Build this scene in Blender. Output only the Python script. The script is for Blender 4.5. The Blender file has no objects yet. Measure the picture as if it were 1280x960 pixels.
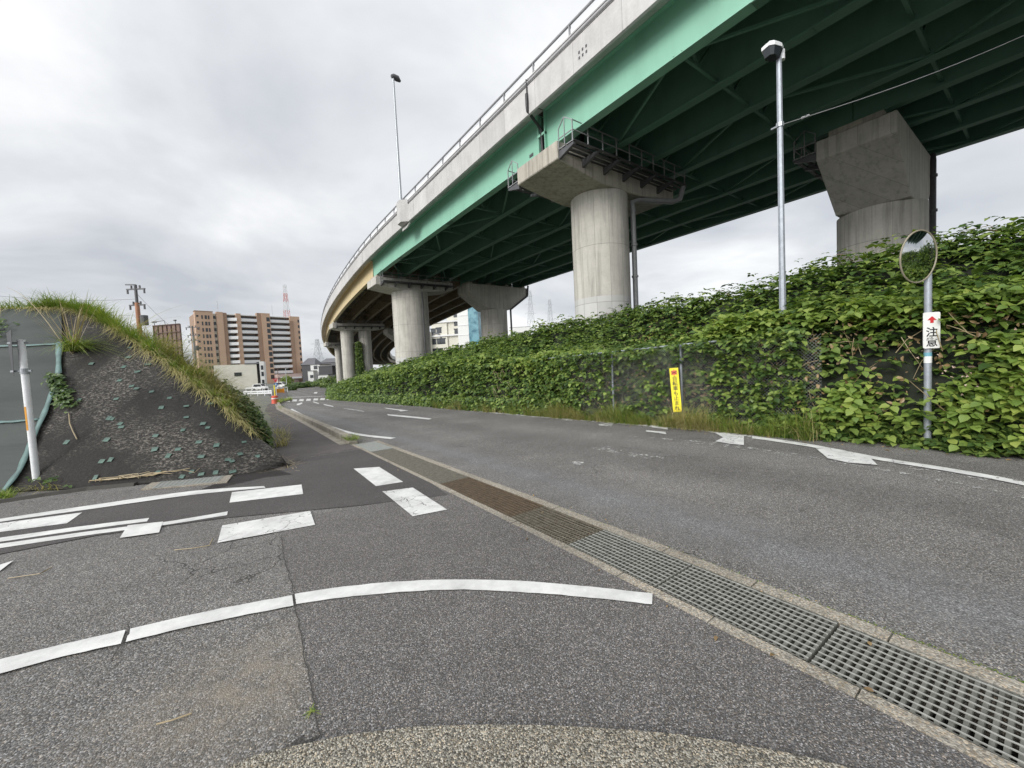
import bpy, bmesh, math, random
import numpy as np
from mathutils import Vector, Matrix

C = bpy.context.scene.collection
RAD = math.radians
random.seed(7)
RNG = np.random.default_rng(7)
# world axes: X across the road (to the viaduct side), Y along the road, Z up; metres. The eye stands at (0,0,1.5).
EYE = 1.5
FOC, PITCH, ROLL, YAW = 490.0, .04931, .04925, .6193

# ------------------------------------------------------------------ camera
cam_d = bpy.data.cameras.new("camera")
cam = bpy.data.objects.new("camera", cam_d); C.objects.link(cam)
cam_d.sensor_width = 36.0; cam_d.lens = 36.0 * FOC / 1280.0
cam_d.clip_start = .05; cam_d.clip_end = 6000
ca, sa, cp, sp = math.cos(YAW), math.sin(YAW), math.cos(PITCH), math.sin(PITCH)
_F = Vector((sa*cp, ca*cp, -sp)); _U = Vector((sa*sp, ca*sp, cp)); _R = Vector((ca, -sa, 0))
R2 = _R*math.cos(ROLL) - _U*math.sin(ROLL); U2 = _R*math.sin(ROLL) + _U*math.cos(ROLL)
M3 = Matrix((R2, U2, -_F)).transposed().to_4x4(); M3.translation = (0, 0, EYE)
cam.matrix_world = M3
bpy.context.scene.camera = cam

# ------------------------------------------------------------------ sky, sun, exposure
W = bpy.data.worlds.new("World"); bpy.context.scene.world = W; W.use_nodes = True
nt = W.node_tree; nt.nodes.clear()
def wn(t, **k):
    n = nt.nodes.new(t)
    for a, b in k.items(): setattr(n, a, b)
    return n
def wm(op, a, b=None):
    n = wn('ShaderNodeMath', operation=op)
    for i, v in enumerate((a, b)):
        if v is None: continue
        if isinstance(v, (int, float)): n.inputs[i].default_value = v
        else: nt.links.new(v, n.inputs[i])
    return n.outputs[0]
SUN_EL, SUN_AZ = RAD(26), RAD(258)      # azimuth from +Y clockwise
out = wn('ShaderNodeOutputWorld')
sky = wn('ShaderNodeTexSky', sky_type='NISHITA', sun_disc=False, sun_elevation=SUN_EL, sun_rotation=SUN_AZ)
bg1 = wn('ShaderNodeBackground'); bg1.inputs[1].default_value = .1
nt.links.new(sky.outputs[0], bg1.inputs[0])
tc = wn('ShaderNodeTexCoord'); sx = wn('ShaderNodeSeparateXYZ'); nt.links.new(tc.outputs['Generated'], sx.inputs[0])
zc = wm('MAXIMUM', sx.outputs[2], 0.0); den = wm('ADD', zc, .22)
cb = wn('ShaderNodeCombineXYZ')
nt.links.new(wm('DIVIDE', sx.outputs[0], den), cb.inputs[0]); nt.links.new(wm('DIVIDE', sx.outputs[1], den), cb.inputs[1])
cb.inputs[2].default_value = 3.7
no = wn('ShaderNodeTexNoise'); no.inputs['Scale'].default_value = .95; no.inputs['Detail'].default_value = 6; no.inputs['Roughness'].default_value = .52
no.inputs['Distortion'].default_value = .4
nt.links.new(cb.outputs[0], no.inputs['Vector'])
rp = wn('ShaderNodeValToRGB'); e = rp.color_ramp.elements
e[0].position = .33; e[0].color = (.50, .525, .568, 1); e[1].position = .66; e[1].color = (.93, .935, .94, 1)
m_ = e.new(.5); m_.color = (.695, .712, .738, 1)
nt.links.new(no.outputs['Fac'], rp.inputs[0])
dp = wn('ShaderNodeVectorMath', operation='DOT_PRODUCT'); nt.links.new(tc.outputs['Generated'], dp.inputs[0])
dp.inputs[1].default_value = (math.sin(SUN_AZ)*math.cos(SUN_EL), math.cos(SUN_AZ)*math.cos(SUN_EL), math.sin(SUN_EL))
glow = wm('MULTIPLY', wm('POWER', wm('MAXIMUM', dp.outputs['Value'], 0.0), 4.0), 1.9)      # the cloud is brightest in front of the sun
gain = wm('ADD', wm('ADD', wm('MULTIPLY', wm('POWER', zc, 3.0), .30), .88), glow)
bg2 = wn('ShaderNodeBackground'); nt.links.new(rp.outputs[0], bg2.inputs[0]); nt.links.new(gain, bg2.inputs[1])
mx = wn('ShaderNodeMixShader'); mx.inputs[0].default_value = .94
nt.links.new(bg1.outputs[0], mx.inputs[1]); nt.links.new(bg2.outputs[0], mx.inputs[2]); nt.links.new(mx.outputs[0], out.inputs[0])
sd = bpy.data.lights.new("sun", 'SUN'); sd.energy = 1.5; sd.angle = RAD(22); sd.color = (1, .965, .91)
so = bpy.data.objects.new("sun", sd); C.objects.link(so)
_sd = Vector((math.sin(SUN_AZ)*math.cos(SUN_EL), math.cos(SUN_AZ)*math.cos(SUN_EL), math.sin(SUN_EL)))
so.rotation_euler = _sd.to_track_quat('Z', 'Y').to_euler(); so.location = _sd*60
vs = bpy.context.scene.view_settings
vs.view_transform = 'Standard'; vs.look = 'None'; vs.exposure = 0.38; vs.gamma = 1; vs.use_curve_mapping = False

# ------------------------------------------------------------------ place helpers
def g(s):
    """height of the ground along the road: level at the junction, then falling gently"""
    if s < -2: return 0.0
    s = min(s, 60.0)
    q = -.026*((s+2)**2/14 if s < 5 else s-1.5)
    return q - .00016*max(0.0, s-15)**2
def ray(px, py):
    u = (px-640)/FOC; v = -(py-480)/FOC
    return _F + R2*u + U2*v
def G(px, py):
    d = ray(px, py); t = .5
    while t < 3000:
        q = d*t
        if q.z + EYE <= g(q.y): break
        t *= 1.003
    return (q.x, q.y)
def atD(px, py, D):
    q = ray(px, py)*D
    return Vector((q.x, q.y, q.z+EYE))
def lerp_tab(tab, s):
    return float(np.interp(s, [a for a, b in tab], [b for a, b in tab]))
def smooth_tab(tab, s):
    return sum(lerp_tab(tab, s+o)*w for o, w in ((-1.2, .25), (0, .5), (1.2, .25)))

# ------------------------------------------------------------------ materials
MATS = {}
class NB:
    def __init__(s, name):
        s.m = bpy.data.materials.new(name); s.m.use_nodes = True; s.t = s.m.node_tree
        s.b = s.t.nodes['Principled BSDF']; s.o = s.t.nodes['Material Output']; MATS[name] = s.m
        s._tc = None
    def n(s, t, **k):
        x = s.t.nodes.new(t)
        for a, b in k.items(): setattr(x, a, b)
        return x
    def l(s, a, b): s.t.links.new(a, b)
    def co(s, scale=(1, 1, 1), rot=(0, 0, 0)):
        if s._tc is None: s._tc = s.n('ShaderNodeTexCoord')
        mp = s.n('ShaderNodeMapping'); mp.inputs['Scale'].default_value = scale; mp.inputs['Rotation'].default_value = rot
        s.l(s._tc.outputs['Object'], mp.inputs[0]); return mp.outputs[0]
    def noise(s, sc, det=4, rough=.55, vec=None, dist=0):
        x = s.n('ShaderNodeTexNoise'); x.inputs['Scale'].default_value = sc; x.inputs['Detail'].default_value = det
        x.inputs['Roughness'].default_value = rough; x.inputs['Distortion'].default_value = dist
        s.l(vec if vec is not None else s.co(), x.inputs['Vector']); return x.outputs['Fac']
    def vor(s, sc, feat='F1', vec=None, out='Color', rnd=1):
        x = s.n('ShaderNodeTexVoronoi', feature=feat); x.inputs['Scale'].default_value = sc; x.inputs['Randomness'].default_value = rnd
        s.l(vec if vec is not None else s.co(), x.inputs['Vector']); return x.outputs[out]
    def ramp(s, v, stops, interp='LINEAR'):
        x = s.n('ShaderNodeValToRGB'); x.color_ramp.interpolation = interp; e = x.color_ramp.elements
        for i, (p, c) in enumerate(stops):
            if isinstance(c, (int, float)): c = (c, c, c)
            el = e[i] if i < 2 else e.new(p)
            el.position = p; el.color = (*c, 1)
        s.l(v, x.inputs[0]); return x.outputs[0]
    def mix(s, f, a, b, mode='MIX'):
        x = s.n('ShaderNodeMix', data_type='RGBA', blend_type=mode)
        for i, v in ((0, f), (6, a), (7, b)):
            if isinstance(v, (int, float)): x.inputs[i].default_value = v if i == 0 else (v, v, v, 1)
            elif isinstance(v, tuple): x.inputs[i].default_value = (*v, 1)
            else: s.l(v, x.inputs[i])
        return x.outputs[2]
    def math(s, op, a, b=None):
        x = s.n('ShaderNodeMath', operation=op)
        for i, v in enumerate((a, b)):
            if v is None: continue
            if isinstance(v, (int, float)): x.inputs[i].default_value = v
            else: s.l(v, x.inputs[i])
        return x.outputs[0]
    def xyz(s):
        x = s.n('ShaderNodeSeparateXYZ'); s.l(s.co(), x.inputs[0]); return x.outputs
    def col(s, v):
        if isinstance(v, tuple): s.b.inputs['Base Color'].default_value = (*v, 1)
        else: s.l(v, s.b.inputs['Base Color'])
        return s
    def set(s, rough=.8, metal=0, spec=.5):
        s.b.inputs['Roughness'].default_value = rough; s.b.inputs['Metallic'].default_value = metal
        s.b.inputs['Specular IOR Level'].default_value = spec; return s
    def bump(s, v, strength=.3, dist=.01):
        x = s.n('ShaderNodeBump'); x.inputs['Strength'].default_value = strength; x.inputs['Distance'].default_value = dist
        s.l(v, x.inputs['Height']); s.l(x.outputs[0], s.b.inputs['Normal']); return s
    def alpha(s, v): s.l(v, s.b.inputs['Alpha']); return s

def plain(name, c, rough=.6, metal=0, var=.12, sc=6, spec=.5):
    b = NB(name); f = b.noise(sc, 5, .6)
    lo = tuple(x*(1-var) for x in c); hi = tuple(min(1, x*(1+var)) for x in c)
    return b.col(b.ramp(f, [(.3, lo), (.7, hi)])).set(rough, metal, spec).m

def asphalt(name, stones, mot, warm=(1, 1, 1), sc=95, bstr=.5, light=None):
    b = NB(name)
    vc = b.vor(sc); sepv = b.n('ShaderNodeSeparateColor'); b.l(vc, sepv.inputs[0])
    c1 = b.ramp(sepv.outputs[0], stones)
    c1 = b.mix(1, c1, warm, 'MULTIPLY')
    hue = b.ramp(sepv.outputs[1], [(.55, (1, 1, 1)), (.9, (1.12, 1.0, .86))])
    c1 = b.mix(1, c1, hue, 'MULTIPLY')
    big = b.ramp(b.noise(.55, 7, .68), [(.3, mot[0]), (.72, mot[1])])
    c2 = b.mix(1, c1, big, 'MULTIPLY')
    stain = b.ramp(b.noise(1.7, 5, .7, dist=1.2), [(.56, 1.0), (.72, .78)])
    c2 = b.mix(1, c2, stain, 'MULTIPLY')
    if light is not None: c2 = light(b, c2)
    d = b.vor(sc, out='Distance'); f = b.noise(28, 4, .6)
    h = b.math('ADD', b.math('MULTIPLY', d, -1.0), b.math('MULTIPLY', f, .8))
    return b.col(c2).set(.86, 0, .35).bump(h, bstr, .006).m

old_stones = [(.0, .065), (.4, .115), (.7, .175), (.9, .27), (1.0, .42)]
new_stones = [(.0, .06), (.45, .105), (.75, .16), (.93, .26), (1.0, .42)]
def road_light(b, c):                        # bare pale aggregate worn along the channel side of the lane
    x = b.xyz(); w = b.noise(2.2, 6, .7)
    band = b.math('SUBTRACT', 1.0, b.math('ABSOLUTE', b.math('MULTIPLY', b.math('SUBTRACT', x[0], 3.35), 1.5)))
    f = b.ramp(b.math('MULTIPLY', band, w), [(.10, 0.0), (.60, .8)])
    sp = b.ramp(b.vor(150), [(.25, (.10, .10, .102)), (.6, (.19, .19, .195)), (.9, (.46, .46, .47))])
    tr = b.math('COSINE', b.math('MULTIPLY', b.math('SUBTRACT', x[0], 4.3), 3.3))      # tyre-polished tracks
    c = b.mix(1, c, b.ramp(b.math('ADD', b.math('MULTIPLY', tr, .35), b.noise(.9, 5, .65)), [(.15, .90), (.85, 1.10)]), 'MULTIPLY')
    return cracks(b, b.mix(f, c, sp), .9, .58, .62)
def cracks(b, c, sc, lo, hi):
    wv = b.n('ShaderNodeVectorMath', operation='ADD'); b.l(b.co(), wv.inputs[0])
    nz = b.n('ShaderNodeTexNoise'); nz.inputs['Scale'].default_value = 5; nz.inputs['Detail'].default_value = 4; b.l(b.co(), nz.inputs['Vector'])
    sc_ = b.n('ShaderNodeVectorMath', operation='SCALE'); b.l(nz.outputs['Color'], sc_.inputs[0]); sc_.inputs[3].default_value = .22; b.l(sc_.outputs[0], wv.inputs[1])
    d = b.vor(sc, 'DISTANCE_TO_EDGE', wv.outputs[0], 'Distance')
    m = b.math('MULTIPLY', b.math('LESS_THAN', d, .0075*sc/1.6), b.ramp(b.noise(.42, 3, .6), [(lo, 0.0), (hi, .85)]))
    return b.mix(m, c, (.03, .029, .027))
def old_dirt(b, c):                          # dust swept into the dip by the joint, and fine cracking
    x = b.xyz(); dx = b.math('SUBTRACT', x[0], -.02); dy = b.math("SUBTRACT", x[1], 2.35)
    r = b.math('SQRT', b.math('ADD', b.math('MULTIPLY', b.math('MULTIPLY', dx, dx), 1.2), b.math('MULTIPLY', b.math('MULTIPLY', dy, dy), 2.2)))
    f = b.math('MULTIPLY', b.ramp(r, [(.12, 1.0), (.85, 0.0)]), b.ramp(b.noise(7, 6, .7), [(.35, .1), (.65, .8)]))
    return b.mix(f, cracks(b, c, 2.1, .50, .56), (.26, .225, .18))
M_old = asphalt('asphalt_old', old_stones, (.82, 1.18), (1, .985, .97), 150, .6, old_dirt)
M_new = asphalt('asphalt_patch', new_stones, (.86, 1.14), (1.0, .97, .965), 190, .6)
M_main = asphalt('asphalt_main', [(0, .065), (.4, .12), (.72, .18), (.92, .29), (1, .44)], (.8, 1.18), (1, .985, .97), 160, .6, road_light)
M_dark = asphalt('asphalt_dark', [(0, .05), (.6, .075), (.9, .11), (1, .16)], (.8, 1.15), (1, .95, .96), 170, .2)
M_side = asphalt('asphalt_walk', [(0, .075), (.6, .095), (.9, .125), (1, .17)], (.7, 1.2), (1.02, .94, .95), 150, .25)
M_aggr = asphalt('exposed_aggregate', [(0, .07), (.35, .16), (.7, .30), (1, .55)], (.75, 1.12), (1.02, .96, .82), 165, .9)

def paint(name, wear, c=(.72, .72, .70), crack=0):
    b = NB(name)
    f = b.noise(9, 8, .75); f2 = b.noise(60, 3, .7)
    a = b.math('ADD', b.math('MULTIPLY', f, .7), b.math('MULTIPLY', f2, .3))
    al = b.ramp(a, [(wear-.02, 0.0), (wear+.03, 1.0)])
    if crack:
        wv = b.n('ShaderNodeVectorMath', operation='ADD'); b.l(b.co(), wv.inputs[0]); nz = b.n('ShaderNodeTexNoise'); nz.inputs['Scale'].default_value = 9; b.l(b.co(), nz.inputs['Vector'])
        sv = b.n('ShaderNodeVectorMath', operation='SCALE'); b.l(nz.outputs['Color'], sv.inputs[0]); sv.inputs[3].default_value = .10; b.l(sv.outputs[0], wv.inputs[1])
        d = b.vor(crack, 'DISTANCE_TO_EDGE', wv.outputs[0], 'Distance'); al = b.math('MULTIPLY', al, b.math('MAXIMUM', b.math('GREATER_THAN', d, .014), b.math('GREATER_THAN', b.noise(1.9, 3), .49)))
    dirt = b.ramp(b.noise(3.5, 6, .7), [(.32, tuple(x*.68 for x in c)), (.62, c)])
    return b.col(dirt).set(.7, 0, .35).alpha(al).bump(b.noise(120, 2), .25, .003).m
M_paint = paint('road_paint', .33); M_paint_crack = paint('road_paint_cracked', .385, crack=5.5); M_paint_w = paint('road_paint_worn', .50, (.72, .72, .70)); M_paint_f = paint('road_paint_faded', .545, (.62, .62, .60))

def concrete(name, c, form=None, cyl=None, streak=True, white_below=None, dirt=.55, st0=.5):
    b = NB(name); x = b.xyz()
    f = b.noise(1.3, 7, .65); f2 = b.noise(14, 5, .6)
    base = b.ramp(b.math('ADD', b.math('MULTIPLY', f, .7), b.math('MULTIPLY', f2, .3)), [(.3, tuple(v*.78 for v in c)), (.7, tuple(v*1.1 for v in c))])
    if streak:
        st = b.noise(1.0, 6, .65, b.co((5, 5, .35)))
        base = b.mix(b.ramp(st, [(st0, 0.0), (st0+.2, dirt)]), base, tuple(v*.4 for v in c))
    if white_below is not None:
        wv = b.math('LESS_THAN', x[2], white_below)
        base = b.mix(b.math('MULTIPLY', wv, .8), base, (.50, .50, .49))
    if form:
        px, pz, z0 = form
        if cyl:
            ang = b.math('ARCTAN2', b.math('SUBTRACT', x[1], cyl[1]), b.math('SUBTRACT', x[0], cyl[0]))
            hx = b.math('MULTIPLY', ang, cyl[2]/px)
        else: hx = b.math('MULTIPLY', b.math('ADD', x[0], x[1]), 1/px)
        fx = b.math('FRACT', b.math('ADD', hx, 100.3))
        lx = b.math('LESS_THAN', fx, .016/px)
        lz = b.math('LESS_THAN', b.math('FRACT', b.math('ADD', b.math('MULTIPLY', x[2], 1/pz), 50+z0)), .02/pz)
        ln = b.math('MAXIMUM', lx, lz)
        cell = b.n('ShaderNodeCombineXYZ'); b.l(b.math('FLOOR', b.math('ADD', hx, 100.3)), cell.inputs[0]); b.l(b.math('FLOOR', b.math('ADD', b.math('MULTIPLY', x[2], 1/pz), 50+z0)), cell.inputs[1])
        wn_ = b.n('ShaderNodeTexWhiteNoise'); b.l(cell.outputs[0], wn_.inputs[0])
        base = b.mix(1, base, b.ramp(wn_.outputs[0], [(0, .92), (1, 1.06)]), 'MULTIPLY')
        base = b.mix(b.math('MULTIPLY', ln, .7), base, tuple(v*.35 for v in c))
    return b.col(base).set(.88, 0, .3).bump(f2, .2, .01).m
M_fascia = concrete('parapet_concrete', (.52, .51, .50), (2.05, 9, 0), dirt=.22)
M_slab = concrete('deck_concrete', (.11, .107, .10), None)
M_cap = concrete('cap_concrete', (.44, .41, .35), (.9, 40, .4), dirt=.6, st0=.48)
M_capR = concrete('cap_concrete_pale', (.52, .50, .45), (.9, 40, .4), dirt=.6, st0=.5)
M_kerb = concrete('kerb_concrete', (.33, .30, .25), (.62, 9, .3), dirt=.85)
M_lip = asphalt('channel_concrete', [(0, .20), (.4, .30), (.8, .42), (1, .55)], (.6, 1.1), (1.0, .93, .80), 120, .5)
M_joint = plain('joint_dirt', (.05, .047, .043), .95, 0, .3, 30)
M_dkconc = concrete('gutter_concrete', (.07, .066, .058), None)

def steel(name, c, dirt=.25):
    b = NB(name)
    st = b.noise(1, 6, .65, b.co((1.2, 1.2, .3)))
    col_ = b.mix(b.ramp(st, [(.45, 0.0), (.75, dirt)]), c, tuple(v*.6 for v in c))
    return b.col(col_).set(.5, 0, .4).m
M_green = steel('girder_green', (.25, .50, .375), .35); M_tan = steel('girder_tan', (.62, .50, .29), .35); M_green_shade = steel('girder_green_shaded', (.115, .24, .175), .5); M_tan_shade = steel('girder_tan_shaded', (.20, .155, .10), .5)   # darker copies for the inner steel: underside shade put into the paint colour

M_galv = plain('galvanised_steel', (.36, .38, .40), .42, .55, .2, 25)
M_lampst = plain('lamp_steel', (.31, .335, .37), .45, .3, .15, 12)
M_rail = plain('rail_grey', (.30, .30, .31), .5, .3)
M_dark_st = plain('dark_steel', (.09, .09, .095), .5, .4)
M_white_st = plain('white_coat', (.74, .75, .76), .45, 0, .08, 9)
M_pipe = plain('grey_pvc', (.22, .225, .23), .45)
M_black = plain('black_pipe', (.02, .02, .022), .45)
M_wire = plain('wire', (.30, .30, .31), .5)
def grate_mat(name, c1, c2, metal):
    b = NB(name); f = b.noise(14, 6, .7)
    return b.col(b.ramp(f, [(.35, c1), (.68, c2)])).set(.55, metal, .4).bump(b.noise(90, 2), .2, .002).m
M_gr = grate_mat('grate_galvanised', (.12, .12, .105), (.25, .245, .22), .3)
M_gr2 = grate_mat('grate_brownish', (.10, .086, .064), (.20, .178, .14), .2)
M_grf = grate_mat('grate_dull_brown', (.14, .13, .105), (.25, .235, .195), .2)
M_rod = grate_mat('rod_worn_bright', (.26, .26, .24), (.40, .40, .375), .3)
M_rust = grate_mat('grate_rusty', (.085, .062, .04), (.165, .125, .085), .1)
M_plate = grate_mat('chequer_plate', (.24, .25, .23), (.36, .37, .35), .2)
M_red = plain('sign_red', (.55, .03, .035), .4); M_blue = plain('sign_blue', (.05, .18, .42), .4); M_orange = plain('orange_reflector', (.62, .28, .03), .35)
M_redo = plain('red_orange', (.62, .09, .05), .5); M_yel = plain('sign_yellow', (.85, .72, .02), .45, 0, .05)
M_wsign = plain('sign_white', (.74, .74, .72), .4, 0, .06); M_ink = plain('ink', (.015, .015, .018), .5)
b = NB('mirror_glass'); M_mirror = b.col((.62, .64, .64)).set(.05, 1).m
b = NB('glass_dark'); M_glass = b.col((.03, .035, .04)).set(.12, 0, .6).m
M_tealg = NB('glass_teal'); _c = M_tealg.vor(.35); M_tealg = M_tealg.col(M_tealg.ramp(M_tealg.noise(.5, 3), [(.4, (.03, .12, .17)), (.6, (.13, .29, .34))])).set(.2, 0, .5).m
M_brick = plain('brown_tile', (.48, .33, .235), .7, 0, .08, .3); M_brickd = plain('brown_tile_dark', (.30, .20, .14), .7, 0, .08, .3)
M_balc = plain('balcony_white', (.66, .66, .66), .7, 0, .06); M_cream = plain('cream_wall', (.62, .60, .52), .8, 0, .06, .4); M_white_w = plain('white_wall', (.66, .66, .64), .8)
M_pink = plain('pinkish_wall', (.50, .38, .35), .8); M_dkwall = plain('dark_wall', (.05, .05, .055), .6); M_roof = plain('grey_roof', (.13, .13, .14), .7)
M_bboard = plain('brown_board', (.17, .105, .085), .6, 0, .15, 1); M_bframe = plain('brown_frame', (.10, .05, .045), .6)
M_pole_o = plain('rusty_orange_pole', (.36, .175, .10), .7, 0, .2, 3); M_pole_g = plain('concrete_pole', (.22, .22, .22), .8)
M_pyl = plain('pylon_steel', (.46, .48, .50), .6)
M_trunk = plain('stem_brown', (.16, .11, .07), .9)

def leafmat(name, stops, trans=.35, hue_noise=1.1, rough=.42):
    b = NB(name)
    gi = b.n('ShaderNodeNewGeometry')
    f = b.math('ADD', b.math('MULTIPLY', gi.outputs['Random Per Island'], .55), b.math('MULTIPLY', b.noise(hue_noise, 4, .6), .55))
    c = b.ramp(f, stops); b.col(c).set(rough, 0, .45)
    t = b.n('ShaderNodeBsdfTranslucent'); b.l(b.mix(1, c, (1.25, 1.35, .6), 'MULTIPLY'), t.inputs[0])
    mxs = b.n('ShaderNodeMixShader'); mxs.inputs[0].default_value = trans
    b.l(b.b.outputs[0], mxs.inputs[1]); b.l(t.outputs[0], mxs.inputs[2]); b.l(mxs.outputs[0], b.o.inputs[0])
    return b.m
M_kudzu = leafmat('kudzu_leaf', [(.20, (.034, .068, .020)), (.42, (.076, .135, .036)), (.62, (.145, .215, .055)), (.84, (.28, .36, .09))], .30, 1.1, .40)
M_kudzu_l = leafmat('kudzu_young_leaf', [(.25, (.125, .20, .045)), (.60, (.215, .30, .065)), (.85, (.34, .40, .10))], .36)
M_grass = leafmat('green_grass', [(.25, (.09, .16, .028)), (.5, (.17, .25, .045)), (.8, (.31, .34, .09))], .3, 1.2, .55)
M_straw = leafmat('straw_grass', [(.2, (.17, .185, .055)), (.42, (.31, .29, .11)), (.62, (.46, .40, .18)), (.9, (.60, .52, .30))], .25, 1.0, .6)
M_dry = leafmat('dry_stalk', [(.2, (.26, .19, .10)), (.8, (.46, .38, .24))], .15)
M_shrub = leafmat('shrub_leaf', [(.25, (.035, .07, .02)), (.6, (.075, .13, .03)), (.85, (.14, .20, .05))], .25)
M_brownleaf = leafmat('brown_leaf', [(.2, (.12, .07, .035)), (.8, (.34, .24, .12))], .2)
M_flower = leafmat('pink_flower', [(.2, (.50, .28, .26)), (.8, (.70, .58, .48))], .2)

b = NB('weed_sheet')
f = b.noise(1.6, 7, .7); f2 = b.noise(26, 6, .75, b.co((1, 1, 1.8)))
c = b.ramp(f2, [(.3, (.016, .0152, .0142)), (.58, (.033, .031, .028)), (.8, (.075, .069, .060))])
bleach = b.math('MULTIPLY', b.ramp(b.noise(.75, 5, .65), [(.46, 0.0), (.62, .9)]), b.ramp(b.noise(19, 6, .75, b.co((1, 1, 2.6), (0, .3, .6))), [(.50, 0.0), (.60, 1.0)]))
c = b.mix(b.math('MULTIPLY', bleach, .8), c, (.27, .245, .215))
M_sheet = b.col(c).set(.85, 0, .3).bump(b.math('ADD', f2, b.math('MULTIPLY', f, 1.5)), .5, .05).m
b = NB('green_netting')
f = b.noise(1.1, 6, .6, b.co((.6, .6, 3))); weave = b.noise(140, 2, .5)
M_net = b.col(b.ramp(b.math('ADD', b.math('MULTIPLY', f, .8), b.math('MULTIPLY', weave, .2)), [(.32, (.026, .032, .029)), (.68, (.048, .056, .050))])).set(.6, 0, .4).bump(f, .4, .06).m
M_tape = plain('green_tape', (.10, .17, .16), .5, 0, .3, 5); M_pad = plain('green_pad', (.070, .122, .100), .6, 0, .35, 8)
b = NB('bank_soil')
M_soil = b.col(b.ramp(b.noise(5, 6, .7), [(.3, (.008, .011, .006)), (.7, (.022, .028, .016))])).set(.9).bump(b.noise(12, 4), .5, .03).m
b = NB('dry_soil')
M_dirt = b.col(b.ramp(b.noise(4, 7, .7), [(.3, (.07, .06, .045)), (.7, (.17, .14, .10))])).set(.95).bump(b.noise(30, 4), .6, .02).m
b = NB('far_ground')
M_farg = b.col(b.ramp(b.noise(.05, 6, .6), [(.35, (.10, .11, .09)), (.65, (.17, .17, .15))])).set(.95).m

# ------------------------------------------------------------------ mesh helpers
def tag(o, label=None, cat=None, group=None, kind=None):
    if label: o['label'] = label
    if cat: o['category'] = cat
    if group: o['group'] = group
    if kind: o['kind'] = kind
    return o
def empty(name, loc=(0, 0, 0), rz=0):
    o = bpy.data.objects.new(name, None); o.location = loc; o.rotation_euler = (0, 0, rz); C.objects.link(o)
    o.empty_display_size = .2; return o
def link(name, me, mat, parent=None, loc=None, smooth=False):
    if mat: me.materials.append(mat)
    if smooth:
        me.polygons.foreach_set('use_smooth', [True]*len(me.polygons))
    o = bpy.data.objects.new(name, me); C.objects.link(o)
    if parent: o.parent = parent
    if loc: o.location = loc
    return o
class MB:
    def __init__(s): s.v = []; s.f = []
    def add(s, vs, fs):
        k = len(s.v); s.v += [tuple(p) for p in vs]; s.f += [tuple(i+k for i in f) for f in fs]; return s
    def box(s, x0, x1, y0, y1, z0, z1, bev=0):
        if bev:
            bm = bmesh.new(); bmesh.ops.create_cube(bm, size=1)
            for q in bm.verts: q.co = Vector(((x0+x1)/2+q.co.x*(x1-x0), (y0+y1)/2+q.co.y*(y1-y0), (z0+z1)/2+q.co.z*(z1-z0)))
            bmesh.ops.bevel(bm, geom=bm.edges[:], offset=bev, segments=2, affect='EDGES', profile=.7)
            bm.verts.index_update(); s.add([q.co[:] for q in bm.verts], [[q.index for q in f.verts] for f in bm.faces]); bm.free(); return s
        return s.add([(x0, y0, z0), (x1, y0, z0), (x1, y1, z0), (x0, y1, z0), (x0, y0, z1), (x1, y0, z1), (x1, y1, z1), (x0, y1, z1)],
                     [(3, 2, 1, 0), (4, 5, 6, 7), (0, 1, 5, 4), (1, 2, 6, 5), (2, 3, 7, 6), (3, 0, 4, 7)])
    def bar(s, a, b, w, h, up=(0, 0, 1)):
        a, b = Vector(a), Vector(b); d = (b-a).normalized(); u = Vector(up)
        if abs(d.dot(u)) > .95: u = Vector((1, 0, 0))
        x = d.cross(u).normalized(); z = x.cross(d)
        vs = [p + x*(i*w/2) + z*(j*h/2) for p in (a, b) for i, j in ((-1, -1), (1, -1), (1, 1), (-1, 1))]
        return s.add(vs, [(0, 1, 2, 3), (7, 6, 5, 4), (0, 4, 5, 1), (1, 5, 6, 2), (2, 6, 7, 3), (3, 7, 4, 0)])
    def tube(s, pts, r, n=10, cap=True):
        pts = [Vector(p) for p in pts]; k = len(pts); rr = r if isinstance(r, (list, tuple)) else [r]*k
        vs = []; fs = []; px = None
        for i, p in enumerate(pts):
            d = (pts[min(i+1, k-1)]-pts[max(i-1, 0)]).normalized()
            if px is None:
                u = Vector((0, 0, 1)) if abs(d.z) < .9 else Vector((1, 0, 0)); px = d.cross(u).normalized()
            else: px = (px - d*px.dot(d)).normalized()
            y = d.cross(px)
            for j in range(n):
                t = 2*math.pi*j/n; vs.append(p + (px*math.cos(t) + y*math.sin(t))*rr[i])
        for i in range(k-1):
            for j in range(n): fs.append((i*n+j, i*n+(j+1) % n, (i+1)*n+(j+1) % n, (i+1)*n+j))
        if cap: fs.append(tuple(range(n-1, -1, -1))); fs.append(tuple((k-1)*n+j for j in range(n)))
        return s.add(vs, fs)
    def prism(s, poly, d):                      # 3-d polygon, thickened along vector d
        n = len(poly); d = Vector(d); a = [Vector(p) for p in poly]
        return s.add(a+[p+d for p in a], [tuple(range(n-1, -1, -1)), tuple(range(n, 2*n))]+[(i, (i+1) % n, n+(i+1) % n, n+i) for i in range(n)])
    def build(s, name, mat, parent=None, loc=None, smooth=False, fix=True):
        me = bpy.data.meshes.new(name); me.from_pydata(s.v, [], s.f); me.update()
        if fix:
            bm = bmesh.new(); bm.from_mesh(me); bmesh.ops.recalc_face_normals(bm, faces=bm.faces[:]); bm.to_mesh(me); bm.free()
        o = link(name, me, mat, parent, loc, smooth)
        if smooth:
            try: me.set_sharp_from_angle(angle=RAD(40))
            except Exception: pass
        return o
STEP = .5
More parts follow.
